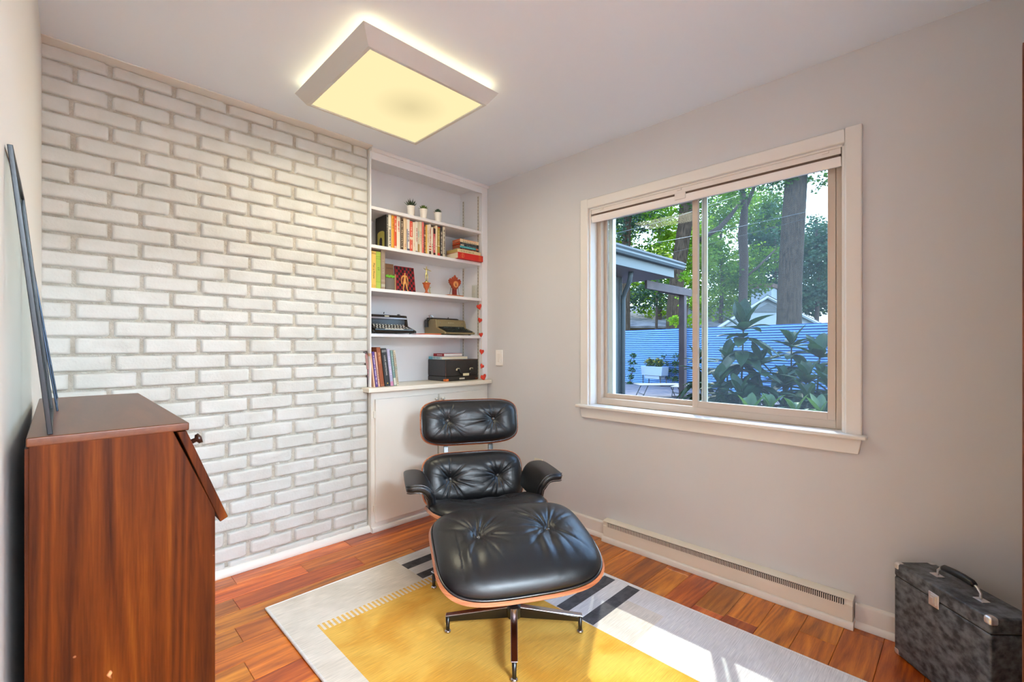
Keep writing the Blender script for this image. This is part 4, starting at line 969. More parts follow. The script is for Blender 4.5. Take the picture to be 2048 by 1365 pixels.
# trophy
gold = mat('trophy_gold', (206, 190, 130), .25, metal=.9); urnm = mat('urn_copper', (176, 84, 34), .35, coat=.3)
tx = xs_at(853, 2.715); t = thing('trophy', 'brown urn trophy topped by a gold figure with spread arms', 'trophy', (tx, 2.715, S3Z))
MB().lathe([(0, 0), (.020, 0), (.020, .004), (.010, .010), (.008, .020), (.012, .030), (.020, .045), (.023, .060), (.024, .066), (.030, .071), (.030, .075), (.018, .078), (0, .078)], (0, 0, 0), 28).build('urn', urnm, t, smooth=True)
MB().lathe([(.015, 0), (.016, .004), (.010, .010), (.006, .016), (0, .016)], (0, 0, .0775), 20).build('mount', gold, t, smooth=True)
V = [((0, 0, .142), .0060), ((0, 0, .152), .0052), ((0, 0, .166), .0068), ((0, 0, .173), .0055), ((0, 0, .180), .0026), ((0, 0, .187), .0050), ((0, 0, .193), .0042),
     ((-.012, 0, .172), .0036), ((-.020, -.002, .173), .0028), ((-.030, -.005, .177), .0024), ((.012, 0, .171), .0036), ((.026, 0, .166), .0028), ((.040, -.002, .163), .0022),
     ((-.006, 0, .134), .0052), ((-.007, .001, .113), .0036), ((-.006, 0, .094), .0030), ((.006, 0, .134), .0052), ((.010, -.002, .113), .0036), ((.008, .002, .094), .0030)]
skin_body('figure', V, [(0, 1), (1, 2), (2, 3), (3, 4), (4, 5), (5, 6), (3, 7), (7, 8), (8, 9), (3, 10), (10, 11), (11, 12), (0, 13), (13, 14), (14, 15), (0, 16), (16, 17), (17, 18)], gold, t)
MB().box(-.018, .10, .015, .06, 0, .005).build('plinth', urnm, t, bevel=.001)
t = thing('small_trophy', 'little silver-gold figurine standing behind the brown urn trophy', 'trophy', (tx + .052, 2.752, S3Z + .0052))
V = [((0, 0, .030), .0034), ((0, 0, .042), .0040), ((0, 0, .049), .0018), ((0, 0, .053), .0030), ((-.010, 0, .046), .0018), ((.012, 0, .050), .0018), ((-.004, 0, .012), .0022), ((.005, 0, .012), .0022)]
skin_body('figure', V, [(0, 1), (1, 2), (2, 3), (1, 4), (1, 5), (0, 6), (0, 7)], gold, t, 1)
MB().lathe([(0, 0), (.010, 0), (.010, .006), (.006, .011), (0, .012)], (0, 0, 0), 14).build('mount', gold, t, smooth=True)
# maple leaf plaque
mx_ = xs_at(909.5, 2.72); t = thing('maple_leaf_plaque', 'carved red-brown maple leaf plaque with round emblem on a wooden stand', 'plaque', (mx_, 2.72, S3Z))
lw = mat('leaf_wood', (168, 66, 26), .4, var=(14, (140, 48, 18), 3), vec=(1, 1, 5))
half = [(0, 1.0), (.10, .86), (.17, .74), (.25, .80), (.31, .78), (.30, .60), (.36, .56), (.52, .66), (.60, .63), (.66, .50), (.74, .49), (.66, .34), (.72, .26), (.60, .18), (.55, .06), (.42, -.05), (.34, -.20), (.20, -.32), (.08, -.38), (0, -.40)]
pts = half + [(-x, z_) for x, z_ in half[1:-1]][::-1]; sc = .078
b = MB(); b.prism([(x * sc, .080 + z_ * .080) for x, z_ in pts][::-1], -.006, .006, 'xz'); b.build('leaf', lw, t)
b = MB(); b.lathe([(0, 0), (.023, 0), (.025, .003), (.021, .005), (.019, .0035), (0, .0045)], (0.004, -.006, .090), 28, rot=Matrix.Rotation(R(90), 3, 'X')); em = b.build('emblem', mat('emblem', (206, 140, 80), .4), t, smooth=True)
b = MB(); b.lathe([(0, 0), (.007, .001), (.004, .004), (0, .004)], (0.002, -.0105, .092), 12, rot=Matrix.Rotation(R(90), 3, 'X')); b.box(-.004, .010, -.0125, -.0105, .076, .086); b.build('emblem_relief', mat('emblem_relief', (150, 84, 44), .4), em)
b = MB(); b.prism([(-.017, .008), (.017, .008), (.016, .062), (-.016, .062)], -.004, .012, 'xz'); b.build('stem', mat('stem_red', (120, 26, 20), .4), t, bevel=.001)
b = MB(); b.box(-.070, .072, -.018, .04, 0, .009); b.build('stand', mat('stand_wood', (186, 104, 50), .45), t, bevel=.002)
for s in (-1, 1): b = MB(); b.tube([(s * .034, .0, .066), (s * .038, .004, .04), (s * .046 + .002, .006, .009)], .0016, 6); b.build('wire', mat('wire_black', (24, 22, 20), .4), t)
# glass tumbler
gt = bpy.data.materials.new('tumbler_glass'); gt.use_nodes = True; t_ = gt.node_tree; t_.nodes.clear(); o_ = t_.nodes.new('ShaderNodeOutputMaterial'); tr = t_.nodes.new('ShaderNodeBsdfTransparent'); gl = t_.nodes.new('ShaderNodeBsdfGlossy'); mx = t_.nodes.new('ShaderNodeMixShader'); lw_ = t_.nodes.new('ShaderNodeLayerWeight'); lw_.inputs[0].default_value = .35
tr.inputs[0].default_value = (.97, .97, .94, 1); gl.inputs['Roughness'].default_value = .05; mrg = t_.nodes.new('ShaderNodeMapRange'); lw_.inputs[0].default_value = .5; mrg.inputs[1].default_value = .5; mrg.inputs[3].default_value = .03; mrg.inputs[4].default_value = .5; t_.links.new(lw_.outputs['Facing'], mrg.inputs[0]); t_.links.new(mrg.outputs[0], mx.inputs[0]); t_.links.new(tr.outputs[0], mx.inputs[1]); t_.links.new(gl.outputs[0], mx.inputs[2]); t_.links.new(mx.outputs[0], o_.inputs[0])
gx = xs_at(949.5, 2.74); g = MB((gx, 2.74, S3Z)); g.lathe([(0, 0), (.020, 0), (.0225, .003), (.0225, .105), (.0212, .105), (.0212, .007), (0, .006)], (gx, 2.74, S3Z), 32)
o = tag(g.build('drinking_glass', gt, smooth=True), 'clear straight drinking glass at the right end of the third shelf', 'glass'); o.location = (gx, 2.74, S3Z + .0002)

# ---- typewriters on the fourth shelf
S4Z = 1.2665
def typewriter(name_label, x0, x1, y0, body_m, key_m, deck_m, hood, trim_=None, royal=False):
    W_ = x1 - x0; t = thing('typewriter', name_label, 'typewriter', (x0, y0, S4Z), group='typewriters on the fourth shelf'); M_ = t
    r = .028
    side = [(0, .006), (0, .020), (.012, .026), (.105, .058), (.112, .090), (.122, hood - .004), (.150, hood), (.235, hood), (.255, hood - .02), (.258, .006)]
    inner = [(0, .006), (0, .018), (.010, .020), (.100, .038), (.112, .060), (.112, .090), (.122, hood - .004), (.150, hood), (.235, hood), (.255, hood - .02), (.258, .006)]
    b = MB(); b.prism([(p[0], p[1]) for p in side], 0, r * .7, 'yz'); b.prism([(p[0], p[1]) for p in side], W_ - r * .7, W_, 'yz'); b.prism([(p[0], p[1]) for p in inner], r * .7, W_ - r * .7, 'yz')
    body = b.build('body', body_m, M_, bevel=.006, seg=3)
    b = MB(); b.prism([(.006, .022), (.100, .0415), (.110, .064), (.098, .050), (.006, .030)], r * .8, W_ - r * .8, 'yz'); b.build('key_well', deck_m, body)
    for j in range(4):
        b = MB(); n = 11; yy = .020 + j * .021; zz = .036 + j * .0085
        for i in range(n):
            xx = r + .012 + (W_ - 2 * r - .024) * (i + (.5 if j % 2 else .2)) / (n + .2); b.lathe([(.0018, -.010), (.0018, -.001), (.0066, 0), (.0070, .002), (.0055, .003), (0, .0026)], (xx, yy, zz), 10)
        b.build('key_row', key_m, M_, smooth=False)
    b = MB(); b.box(W_ * .28, W_ * .70, .004, .012, .027, .033); b.build('space_bar', key_m if not royal else deck_m, M_, bevel=.002)
    if royal: b = MB(); b.lathe([(0, 0), (.012, 0), (.012, W_ * .86), (0, W_ * .86)], (W_ * .06, .205, hood + .0005), 18, rot=Matrix.Rotation(R(90), 3, 'Y')); b.build('platen', ENA, M_, smooth=False)
    for xx in (-.004 if royal else .004, W_ - .018):
        b = MB(); b.lathe([(.004, -.01), (.012, -.008), (.014, 0), (.012, .012), (0, .012)], (xx, .205, hood - .002), 18, rot=Matrix.Rotation(R(90), 3, 'Y')); b.build('platen_knob', ENA, M_, smooth=True)
    b = MB(); b.tube([(W_ * .62 if royal else W_ * .58, .20, hood + .010), (W_ * .62 if royal else W_ * .58, .195, hood + .020)], .003, 8); b.build('paper_finger', ENA, M_)
    if trim_:
        b = MB(); b.prism([(.1120, hood - .030), (.1140, hood - .020), (.1190, hood - .020), (.1180, hood - .030)], .006, W_ - .006, 'yz'); b.build('chrome_strip', trim_, body)
        b = MB(); b.box(W_ * .46, W_ * .56, .1160, .122, hood - .016, hood - .008); b.build('badge', pm((196, 190, 170)), body)
    if royal:
        for u in (.14, .86): b = MB(); b.lathe([(0, 0), (.0045, 0), (.004, .003), (0, .003)], (W_ * u, .115, hood - .030), 12, rot=Matrix.Rotation(R(90), 3, 'X')); b.build('screw_cap', CHR, body)
        lettering('R O Y A L', .0135, pm((232, 226, 200)), body, FACE((W_ * .5, .1135, hood - .031)), 'lettering', .0006)
        b = MB(); b.tube([(.008, .20, hood + .004), (-.004, .195, hood + .028), (.010, .19, hood + .030), (.030, .185, hood + .016)], .0028, 6); b.build('return_lever', CHR, M_)
        b = MB(); b.lathe([(0, 0), (.020, 0), (.020, .012), (0, .012)], (-.012, .225, hood - .022), 18, rot=Matrix.Rotation(R(90), 3, 'Y')); b.box(-.010, .002, .205, .245, hood - .060, hood - .02); b.build('carriage_end', ENA, M_)
    for xx in (.03, W_ - .03):
        for yy in (.03, .22): MB().lathe([(.009, 0), (.009, .0065)], (xx, yy, 0), 10).build('rubber_foot', ENA, M_)
    return t
typewriter('glossy black-brown typewriter with white keys at the left of the fourth shelf', 1.4165, 1.744, 2.668, mat('tw_brown', (30, 22, 16), .25, spec=.4, coat=.25), mat('tw_key_white', (206, 204, 196), .4), ENA, .134, CHR)
typewriter('olive tan typewriter with dark keys at the right of the fourth shelf', 1.985, 2.272, 2.672, mat('tw_olive', (126, 112, 78), .5, bump=(300, .15, .001)), mat('tw_key_dark', (34, 46, 40), .35), mat('tw_well', (20, 24, 22), .5), .122, None, True)
t = thing('booklet', 'thin red and orange booklet lying between the two typewriters', 'book', (1.86, 2.72, S4Z))
MB().box(-.105, .105, -.03, .06, 0, .004).build('cover', pm((176, 40, 30)), t); MB().box(-.03, .105, -.031, .058, .0041, .0075).build('inner_sheet', pm((222, 130, 76)), t)

# ---- books leaning on the counter
CZ = .9225; G5 = 'books leaning on the counter'
for (a, c, ty, rgb, mk, bn, lab, ti) in (
    (86, 142, 185, (74, 66, 68), ((190, 120, 130), .05, .95), [(.5, .9, (150, 130, 120))], 'dark flowery paperback leaning hardest into the corner by the brick', None),
    (146, 172, 215, (222, 180, 150), None, [], 'thin peach book beside the dark flowery one', None),
    (176, 216, 190, (78, 48, 126), ((220, 200, 220), .05, .9), [], 'purple striped book in the leaning row', None),
    (219, 250, 195, (216, 170, 150), ((150, 100, 90), .1, .5), [], 'thin pale pink book left of the brown one', None),
    (256, 322, 120, (142, 74, 38), ((206, 150, 100), .6, .86), [(.01, .05, (160, 90, 50))], 'tall brown leather-like book in the leaning row', None),
    (330, 414, 140, (42, 42, 44), None, [(.9, .96, (120, 120, 120))], 'thick black book with white lettering in the leaning row', ('LOUIS ARMSTRONG', .0145, (206, 204, 196), .55)),
    (420, 470, 148, (170, 168, 196), ((220, 210, 220), .3, .8), [(.0, .12, (190, 130, 160))], 'lavender book right of the thick black one', None),
    (476, 516, 170, (116, 146, 140), ((176, 196, 190), .4, .9), [(.02, .22, (206, 206, 190))], 'grey-teal book right of the lavender one', None),
    (521, 560, 168, (196, 184, 160), ((120, 100, 80), .05, .95), [(.45, .55, (160, 170, 150))], 'patterned cream book ending the leaning row', None)):
    yf = 2.672; lean = R(-7.0); x0, x1 = xs_at(730 + a / 8.192, yf), xs_at(730 + c / 8.192, yf)
    yf = 2.70 if a < 100 else yf
    zt_ = ony(730 + (a + c) / 16.384 - 9, 680 + ty / 8.192, yf).z
    bk = book(lab, x0 + .0005, x1 - .0012, CZ + abs(math.sin(lean)) * (x1 - x0) / 2 * 1.02, (zt_ - CZ) / math.cos(lean) * .985, yf, .16, rgb, mk, bn, lean, G5, ti)
    if a == 330: MB().lathe([(0, 0), (.004, 0), (.004, .0006), (0, .0006)], (0, -.0832, .018), 12, rot=Matrix.Rotation(R(90), 3, 'X')).build('gilt_dot', pm((216, 180, 80)), bk)

# ---- old black suitcase with two books on it
blk2 = mat('suitcase_black', (16, 15, 15), .38, coat=.3, bump=(60, .25, .002), var=(16, (30, 24, 20), 5)); scuff = mat('scuffed_edge', (120, 62, 30), .6, var=(40, (60, 34, 22), 3))
X0, X1, YS0, YS1, hh = 2.022, 2.334, 2.712, 2.940, .162
so = ((X0 + X1) / 2, (YS0 + YS1) / 2, CZ); st = thing('suitcase', 'worn black suitcase lying flat on the counter with pale handle fittings', 'suitcase', so)
hx, hy = (X1 - X0) / 2, (YS1 - YS0) / 2
MB().box(-hx, hx, -hy, hy, 0, .036).build('base', blk2, st, bevel=.005); sb = MB().box(-hx, hx, -hy, hy, .0365, hh).build('lid', blk2, st, bevel=.006, seg=3)
for sx2 in (-1, 1):
    b = MB(); b.box(min(sx2 * hx, sx2 * (hx - .028)) - .0008, max(sx2 * hx, sx2 * (hx - .028)) + .0008, -hy - .0012, -hy + .03, 0, .020); b.build('corner_patch', mat('patch_orange', (206, 104, 36), .5) if sx2 < 0 else scuff, st, bevel=.004)
b = MB(); b.tube([(-hx, -hy, .02), (-hx, -hy, hh - .006)], .0016, 6); b.tube([(-hx, -hy, hh - .004), (hx, -hy, hh - .004)], .0013, 6); b.build('scuffed_edge', scuff, sb)
for u in (-.045, .085):
    b = MB(); b.tube([(u - .014, -hy - .002, .078), (u - .014, -hy - .004, .090), (u - .006, -hy - .006, .094), (u + .012, -hy - .006, .093), (u + .016, -hy - .004, .084)], .0030, 8); b.lathe([(0, 0), (.0075, 0), (.006, .004), (0, .004)], (u - .010, -hy - .001, .084), 14, rot=Matrix.Rotation(R(90), 3, 'X')); b.build('handle_loop', mat('pale_brass', (216, 206, 176), .35, metal=.5), st, smooth=True)
b = MB(); b.tube([(-.036, -hy - .006, .090), (-.022, -hy - .010, .060), (-.004, -hy - .012, .046), (.048, -hy - .012, .048), (.072, -hy - .010, .062), (.088, -hy - .006, .090)], .0042, 8); hd = b.build('handle', ENA, st, smooth=True)
MB().box(-.006, .052, -hy - .0175, -hy - .0155, .037, .056).build('name_tag', pm((216, 206, 170)), hd)
MB().box(-.028, .022, -hy - .0012, -hy, .010, .022).build('sticker', pm((190, 184, 170)), st)
zt = CZ + hh + .0003
flat('cream-paged book with pale blue spine lying on the suitcase', 2.020, 2.268, 2.756, 2.925, zt, zt + .0205, (190, 212, 214), ((110, 140, 150), .2, .85), None, [(.0, .3, (96, 170, 190))], 'books on the suitcase', 'left')
flat('red-spined book on top of the two lying on the suitcase', 2.064, 2.242, 2.790, 2.925, zt + .0208, zt + .0430, (166, 26, 34), ((226, 190, 190), .35, .85), None, None, 'books on the suitcase', 'left', pages_rgb=(232, 226, 220))

# ---- string of red paper hearts
red = mat('heart_red', (206, 54, 30), .6); gx_, gy_ = 2.352, 2.660
t = thing('heart_garland', 'string of red paper hearts hanging down the right edge of the shelves', 'garland', (gx_, gy_, 1.50))
hs = [(958.5, 614, -20, .027), (960, 641, 15, .023), (962, 670, -5, .021), (963.5, 704, 8, .024), (964, 733, 30, .022), (967, 755, -15, .030)]
pts = []
for (px, py, an, sz) in hs:
    p = ony(px, py, gy_ - .012); pts.append((p.x - gx_, p.y - gy_, p.z - 1.50))
    q = Matrix.Rotation(R(an), 3, 'Y'); b = MB(); prof = []
    for k in range(28):
        a = 2 * math.pi * k / 28; xx = 16 * math.sin(a) ** 3; zz = 13 * math.cos(a) - 5 * math.cos(2 * a) - 2 * math.cos(3 * a) - math.cos(4 * a); prof.append((xx / 16 * sz, (zz / 16) * sz))
    n = len(prof); vs = [q @ Vector((x_, -.0, z_)) for x_, z_ in prof] + [q @ Vector((x_ * .55, -.008, z_ * .55)) for x_, z_ in prof] + [q @ Vector((0, -.010, 0))] + [q @ Vector((x_ * .55, .008, z_ * .55)) for x_, z_ in prof] + [q @ Vector((0, .010, 0))]
    vs = [v + Vector(pts[-1]) for v in vs]
    fs = []
    for k in range(n):
        k2 = (k + 1) % n; fs += [(k, k2, n + k2, n + k), (n + k, n + k2, 2 * n), (k2, k, 2 * n + 1 + k, 2 * n + 1 + k2), (2 * n + 1 + k2, 2 * n + 1 + k, 3 * n + 1)]
    b.add(vs, fs); b.build('heart', red, t, smooth=True)
p0 = (pts[0][0], pts[0][1], pts[0][2] + .05)
b = MB(); b.tube([p0] + pts, .0009, 5); b.build('string', pm((216, 200, 180)), t)
# ================================================================ outside
import numpy as np
GZ = -.233
deckm = mat('deck_boards', (92, 80, 82), .75, var=(1.6, (70, 60, 62), 5), bump=(1, .3, .004), vec=(1, 14, 1))
lawn = mat('lawn', (60, 74, 36), .9, var=(3, (44, 54, 26), 5))
struct(MB().box(2.62, 17.5, -6, 16, GZ - .08, GZ).build('deck', deckm))
struct(MB().box(-30, 90, -60, 90, GZ - .5, GZ - .10).build('lawn', lawn))
siding = mat('grey_siding', (96, 103, 104), .6); fasc = mat('grey_fascia', (84, 92, 94), .5); soff = mat('soffit_paint', (120, 108, 104), .6); roofm = mat('shingles', (132, 122, 120), .9, var=(1.6, (84, 78, 80), 6))
hw_ = thing('house_wing', 'grey wing of the house with gutter and deep eave outside the left window pane', 'house', (5, 4.2, GZ)); ho = (5, 4.2, GZ)
MB(ho).box(3.2, 6.37, 3.90, 9, GZ, 2.28).build('wall', siding, hw_)
b = MB(ho)
for xx in (6.30, 6.345): b.box(xx, xx + .018, 3.885, 3.90, GZ, 2.27)
b.build('corner_board', fasc, hw_)
MB(ho).box(3.2, 6.96, 3.34, 9, 2.275, 2.30).build('soffit', soff, hw_)
b = MB(ho); b.box(3.2, 6.985, 3.315, 3.34, 2.275, 2.455); b.box(6.96, 6.985, 3.34, 9, 2.275, 2.455); b.build('fascia', fasc, hw_, bevel=.004)
b = MB(ho); b.prism([(3.30, 2.42), (3.245, 2.42), (3.225, 2.45), (3.225, 2.475), (3.205, 2.50), (3.205, 2.513), (3.22, 2.513), (3.22, 2.505), (3.30, 2.50)], 3.2, 7.19, 'yz'); b.build('gutter', fasc, hw_)
b = MB(ho); b.prism([(3.23, 2.515), (3.23, 2.535), (9, 4.40), (9, 4.37)], 3.2, 7.15, 'yz'); b.build('roof', roofm, hw_)
b = MB(ho); b.tube([(5.98, 3.50, 2.28), (5.99, 3.52, 2.20), (6.02, 3.55, 2.14), (6.26, 3.78, 2.00), (6.31, 3.83, 1.92), (6.31, 3.84, GZ + .1)], .036, 8); b.build('downspout', fasc, hw_, smooth=True)
brn = mat('pergola_stain', (74, 58, 58), .7, var=(6, (58, 44, 46), 4))
pg = thing('pergola', 'dark brown pergola post and beam standing on the deck', 'pergola', (7.77, 3.53, GZ))
MB((7.77, 3.53, GZ)).box(7.72, 7.82, 3.48, 3.58, GZ, 2.07).build('post', brn, pg, bevel=.004); MB((7.77, 3.53, GZ)).box(6.40, 8.02, 3.47, 3.51, 2.065, 2.195).build('beam', brn, pg, bevel=.004); MB((7.77, 3.53, GZ)).box(6.985, 8.0, 3.55, 3.59, 2.065, 2.195).build('beam', brn, pg, bevel=.004)
# corrugated fence
fm2 = mat('galvanised_steel', (96, 136, 190), .45, metal=.55)
fo = (15.0, 6.0, GZ); fn_ = thing('corrugated_fence', 'blue-grey corrugated metal fence across the back of the deck', 'fence', fo)
b = MB(fo); dirn = Vector((.2537, .967, 0)); P0 = Vector((14.13, 2.65, 0)); nrm = Vector((-.967, .2537, 0)); nr = 28
def fen(u, v):
    p = P0 + dirn * (-12 + 30 * u) + nrm * (.045 * max(-1, min(1, .35 + 2.2 * math.sin(2 * math.pi * nr * v)))); return (p.x, p.y, GZ + 2.02 * v)
b.grid(fen, 2, nr * 16 + 1); b.build('panel', fm2, fn_, smooth=True, solid=.002)
b = MB(fo); q = [P0 + dirn * -12 - nrm * .04, P0 + dirn * 18 - nrm * .04]; b.tube([(q[0].x, q[0].y, GZ + 1.9), (q[1].x, q[1].y, GZ + 1.9)], .02, 6); b.build('rail', brn, fn_)
# planter with mums
po = at(1309, 760, 16.3); po.z = GZ; pr = math.atan2(dirn.y, dirn.x)
pt = thing('deck_planter', 'white trough planter of yellow-tipped mums raised on black legs by the fence', 'planter', po, pr)
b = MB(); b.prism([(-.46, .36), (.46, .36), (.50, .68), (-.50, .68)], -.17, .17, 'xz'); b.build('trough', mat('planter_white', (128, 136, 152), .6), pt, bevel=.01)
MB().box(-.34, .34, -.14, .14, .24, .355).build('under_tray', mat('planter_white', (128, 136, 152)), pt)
for s in (-1, 1):
    b = MB(); b.tube([(s * .40, -.15, .36), (s * .40, -.15, .02), (s * .40, .15, .02), (s * .40, .15, .36)], .02, 6); b.build('leg', ENA, pt)
def leaves(name, blobs, m, parent, o, size, n_per, seed, aspect=.55, flat_=.5, shell=.55):
    """countless small leaves as one mesh"""
    rg = np.random.default_rng(seed); V = []; 
    for (c, r, n) in blobs:
        c = np.array(c) - np.array(o); r = np.array(r if hasattr(r, '__len__') else (r, r, r))
        d = rg.normal(size=(n, 3)); d /= np.linalg.norm(d, axis=1)[:, None]; rad = shell + (1 - shell) * rg.random(n) ** .7; rad *= (.75 + .35 * np.sin(d[:, 0] * 5 + seed) * np.sin(d[:, 2] * 6 + d[:, 1] * 4))
        p = c + d * r * rad[:, None]
        t1 = rg.normal(size=(n, 3)); t1[:, 2] *= flat_; t1 /= np.linalg.norm(t1, axis=1)[:, None]; t2 = np.cross(t1, rg.normal(size=(n, 3))); t2 /= np.linalg.norm(t2, axis=1)[:, None]
        s = size * (.6 + .8 * rg.random(n))[:, None]
        V.append(np.stack([p - t1 * s * .5, p + t2 * s * aspect * .5, p + t1 * s * .5, p - t2 * s * aspect * .5], 1).reshape(-1, 3))
    V = np.concatenate(V); n = len(V) // 4
    me = bpy.data.meshes.new(name); me.vertices.add(len(V)); me.vertices.foreach_set('co', V.ravel()); me.loops.add(4 * n); me.loops.foreach_set('vertex_index', np.arange(4 * n)); me.polygons.add(n); me.polygons.foreach_set('loop_start', np.arange(n) * 4); me.polygons.foreach_set('loop_total', np.full(n, 4)); me.update(); me.validate()
    me.materials.append(m); ob = bpy.data.objects.new(name, me); C.objects.link(ob); ob.parent = parent; return ob
fg = mat('mum_green', (66, 84, 30), .7, var=(9, (44, 60, 26), 3)); fy = mat('mum_yellow', (170, 140, 30), .7)
leaves('foliage', [((-.20, 0, .80), (.25, .19, .21), 900), ((.20, 0, .80), (.25, .19, .20), 900)], fg, pt, (0, 0, 0), .05, 0, 3)
leaves('blossoms', [((-.20, 0, .86), (.22, .17, .18), 130), ((.20, 0, .86), (.22, .17, .17), 130)], fy, pt, (0, 0, 0), .035, 0, 4, .9, .5, .9)
# loungers on the deck
def lounger(px, Z, rz, label):
    p = at(px, 760, Z); t = thing('deck_lounger', label, 'lounger', (p.x, p.y, GZ), rz, 'loungers on the deck')
    lm = mat('lounger_sling', (120, 112, 108), .7); fr_ = mat('lounger_frame', (44, 38, 38), .5)
    MB().box(-.62, .62, -.28, .28, .34, .36).build('sling', lm, t, bevel=.006)
    for s in (-1, 1):
        b = MB(); b.tube([(s * .40, -.26, .34), (s * .56, -.27, .012), (s * .52, -.268, .10), (s * .52, .268, .10), (s * .56, .27, .012), (s * .40, .26, .34)], .013, 6); b.build('leg', fr_, t)
lounger(1318, 12.6, R(-42), 'low brown deck lounger in front of the white trough planter')
lounger(1375, 12.2, R(10), 'low deck lounger behind the pergola post')
# creepers on the fence
vm = mat('vine_leaf', (50, 78, 44), .6, translucent=.4)
for px, lab in ((1262, 'sparse climbing vine on the fence left of the planter'), (1348, 'sparse climbing vine on the fence just left of the pergola post')):
    Z = 16.9 if px < 1300 else 15.9; p = at(px, 760, Z); t = thing('climbing_vine', lab, 'plant', (p.x, p.y, GZ), group='vines on the fence')
    rr = random.Random(px); b = MB(); bl_ = []
    for k in range(4):
        a0 = rr.uniform(-.5, .5); pts = [(dirn.x * a0 * (i / 5) - .06, dirn.y * (a0 * (i / 5) + .05 * math.sin(i * 2 + k)), .26 * i) for i in range(5)]; b.tube(pts, .006, 5); bl_ += [((q[0], q[1], q[2] + .02), (.10, .13, .12), 26) for q in pts]
    b.build('stem', brn, t); leaves('foliage', bl_, vm, t, (0, 0, 0), .075, 0, px)

# ---- neighbours
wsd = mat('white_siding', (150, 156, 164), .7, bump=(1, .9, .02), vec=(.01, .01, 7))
nb = thing('neighbour_house', 'low neighbour house with a long shadowed shingle roof behind the fence, left', 'house', at(1330, 700, 31)); no = nb.location.copy(); nb.location.z = GZ; no.z = GZ
def quadbox(b, pts, th=.08):
    n_ = (Vector(pts[1]) - Vector(pts[0])).cross(Vector(pts[3]) - Vector(pts[0])).normalized() * th
    b.add([Vector(p) for p in pts] + [Vector(p) - n_ for p in pts], [(0, 1, 2, 3), (7, 6, 5, 4), (0, 4, 5, 1), (1, 5, 6, 2), (2, 6, 7, 3), (3, 7, 4, 0)])
a, c = at(1180, 660, 27), at(1500, 650, 27); a.z = c.z = 2.35; a2, c2 = at(1180, 610, 34), at(1500, 612, 34); a2.z = c2.z = 4.15
b = MB(no); quadbox(b, [a, c, c2, a2], .12); b.build('roof', roofm, nb)
w0, w1 = at(1190, 660, 27.8), at(1500, 660, 27.8); dv = (w1 - w0).normalized(); nn = dv.cross(Vector((0, 0, 1))) * .2
b = MB(no); b.add([(w0.x, w0.y, GZ), (w1.x, w1.y, GZ), (w1.x, w1.y, 2.38), (w0.x, w0.y, 2.38), (w0.x - nn.x, w0.y - nn.y, GZ), (w1.x - nn.x, w1.y - nn.y, GZ), (w1.x - nn.x, w1.y - nn.y, 2.38), (w0.x - nn.x, w0.y - nn.y, 2.38)], [(0, 1, 2, 3), (7, 6, 5, 4), (0, 4, 5, 1), (1, 5, 6, 2), (2, 6, 7, 3), (3, 7, 4, 0)]); b.build('wall', mat('tan_wall', (140, 112, 76), .7), nb)
nb2 = thing('gabled_garage', 'white-sided gabled garage with vent and chimney behind the fence, right', 'house', at(1540, 700, 22)); nb2.location.z = GZ; no = nb2.location.copy()
g0_, g1_ = at(1452, 692, 21.5), at(1640, 692, 21.5); ap = at(1537, 598, 21.5); back = Vector((4.6, .6, 0))
zl_ = 2.15; 
pz_ = [Vector((g0_.x, g0_.y, GZ)), Vector((g1_.x, g1_.y, GZ)), Vector((g1_.x, g1_.y, zl_)), Vector((ap.x, ap.y, ap.z)), Vector((g0_.x, g0_.y, zl_))]
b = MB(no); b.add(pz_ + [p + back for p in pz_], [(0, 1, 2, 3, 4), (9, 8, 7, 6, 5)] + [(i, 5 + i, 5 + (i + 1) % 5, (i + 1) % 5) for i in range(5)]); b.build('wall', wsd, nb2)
fr0 = -back.normalized() * .25; up = Vector((0, 0, .05))
b = MB(no); e1 = (pz_[3] - pz_[2]).normalized() * .35; e0 = (pz_[3] - pz_[4]).normalized() * .35
quadbox(b, [pz_[4] - e0 + fr0 + up, pz_[3] + fr0 + up, pz_[3] + back + up, pz_[4] - e0 + back + up], -.10); quadbox(b, [pz_[3] + fr0 + up, pz_[2] - e1 + fr0 + up, pz_[2] - e1 + back + up, pz_[3] + back + up], -.10); b.build('roof', roofm, nb2)
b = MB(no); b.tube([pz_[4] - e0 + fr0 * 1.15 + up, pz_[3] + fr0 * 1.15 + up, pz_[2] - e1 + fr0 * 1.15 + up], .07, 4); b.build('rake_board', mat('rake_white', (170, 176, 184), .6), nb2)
b = MB(no); vv = pz_[3] + fr0 * .3; dg = (g1_ - g0_).normalized(); b.add([vv - dg * .75 - Vector((0, 0, .62)), vv + dg * .75 - Vector((0, 0, .62)), vv - Vector((0, 0, .22)), vv - dg * .75 - Vector((0, 0, .62)) + fr0 * .1, vv + dg * .75 - Vector((0, 0, .62)) + fr0 * .1, vv - Vector((0, 0, .22)) + fr0 * .1], [(0, 1, 2), (5, 4, 3), (0, 3, 4, 1), (1, 4, 5, 2), (2, 5, 3, 0)]); b.build('gable_vent', mat('vent_grey', (96, 98, 100), .7, bump=(1, .9, .03), vec=(.01, .01, 22)), nb2)
k0 = at(1528, 600, 25); b = MB(no); b.cbox((k0.x, k0.y, 2.9), (1.0, 1.0, 2.9)); b.build('chimney', wsd, nb2); b = MB(no); b.cbox((k0.x, k0.y, 4.42), (1.15, 1.15, .22)); b.build('chimney_cap', mat('cap_brick', (92, 66, 54), .8), nb2)

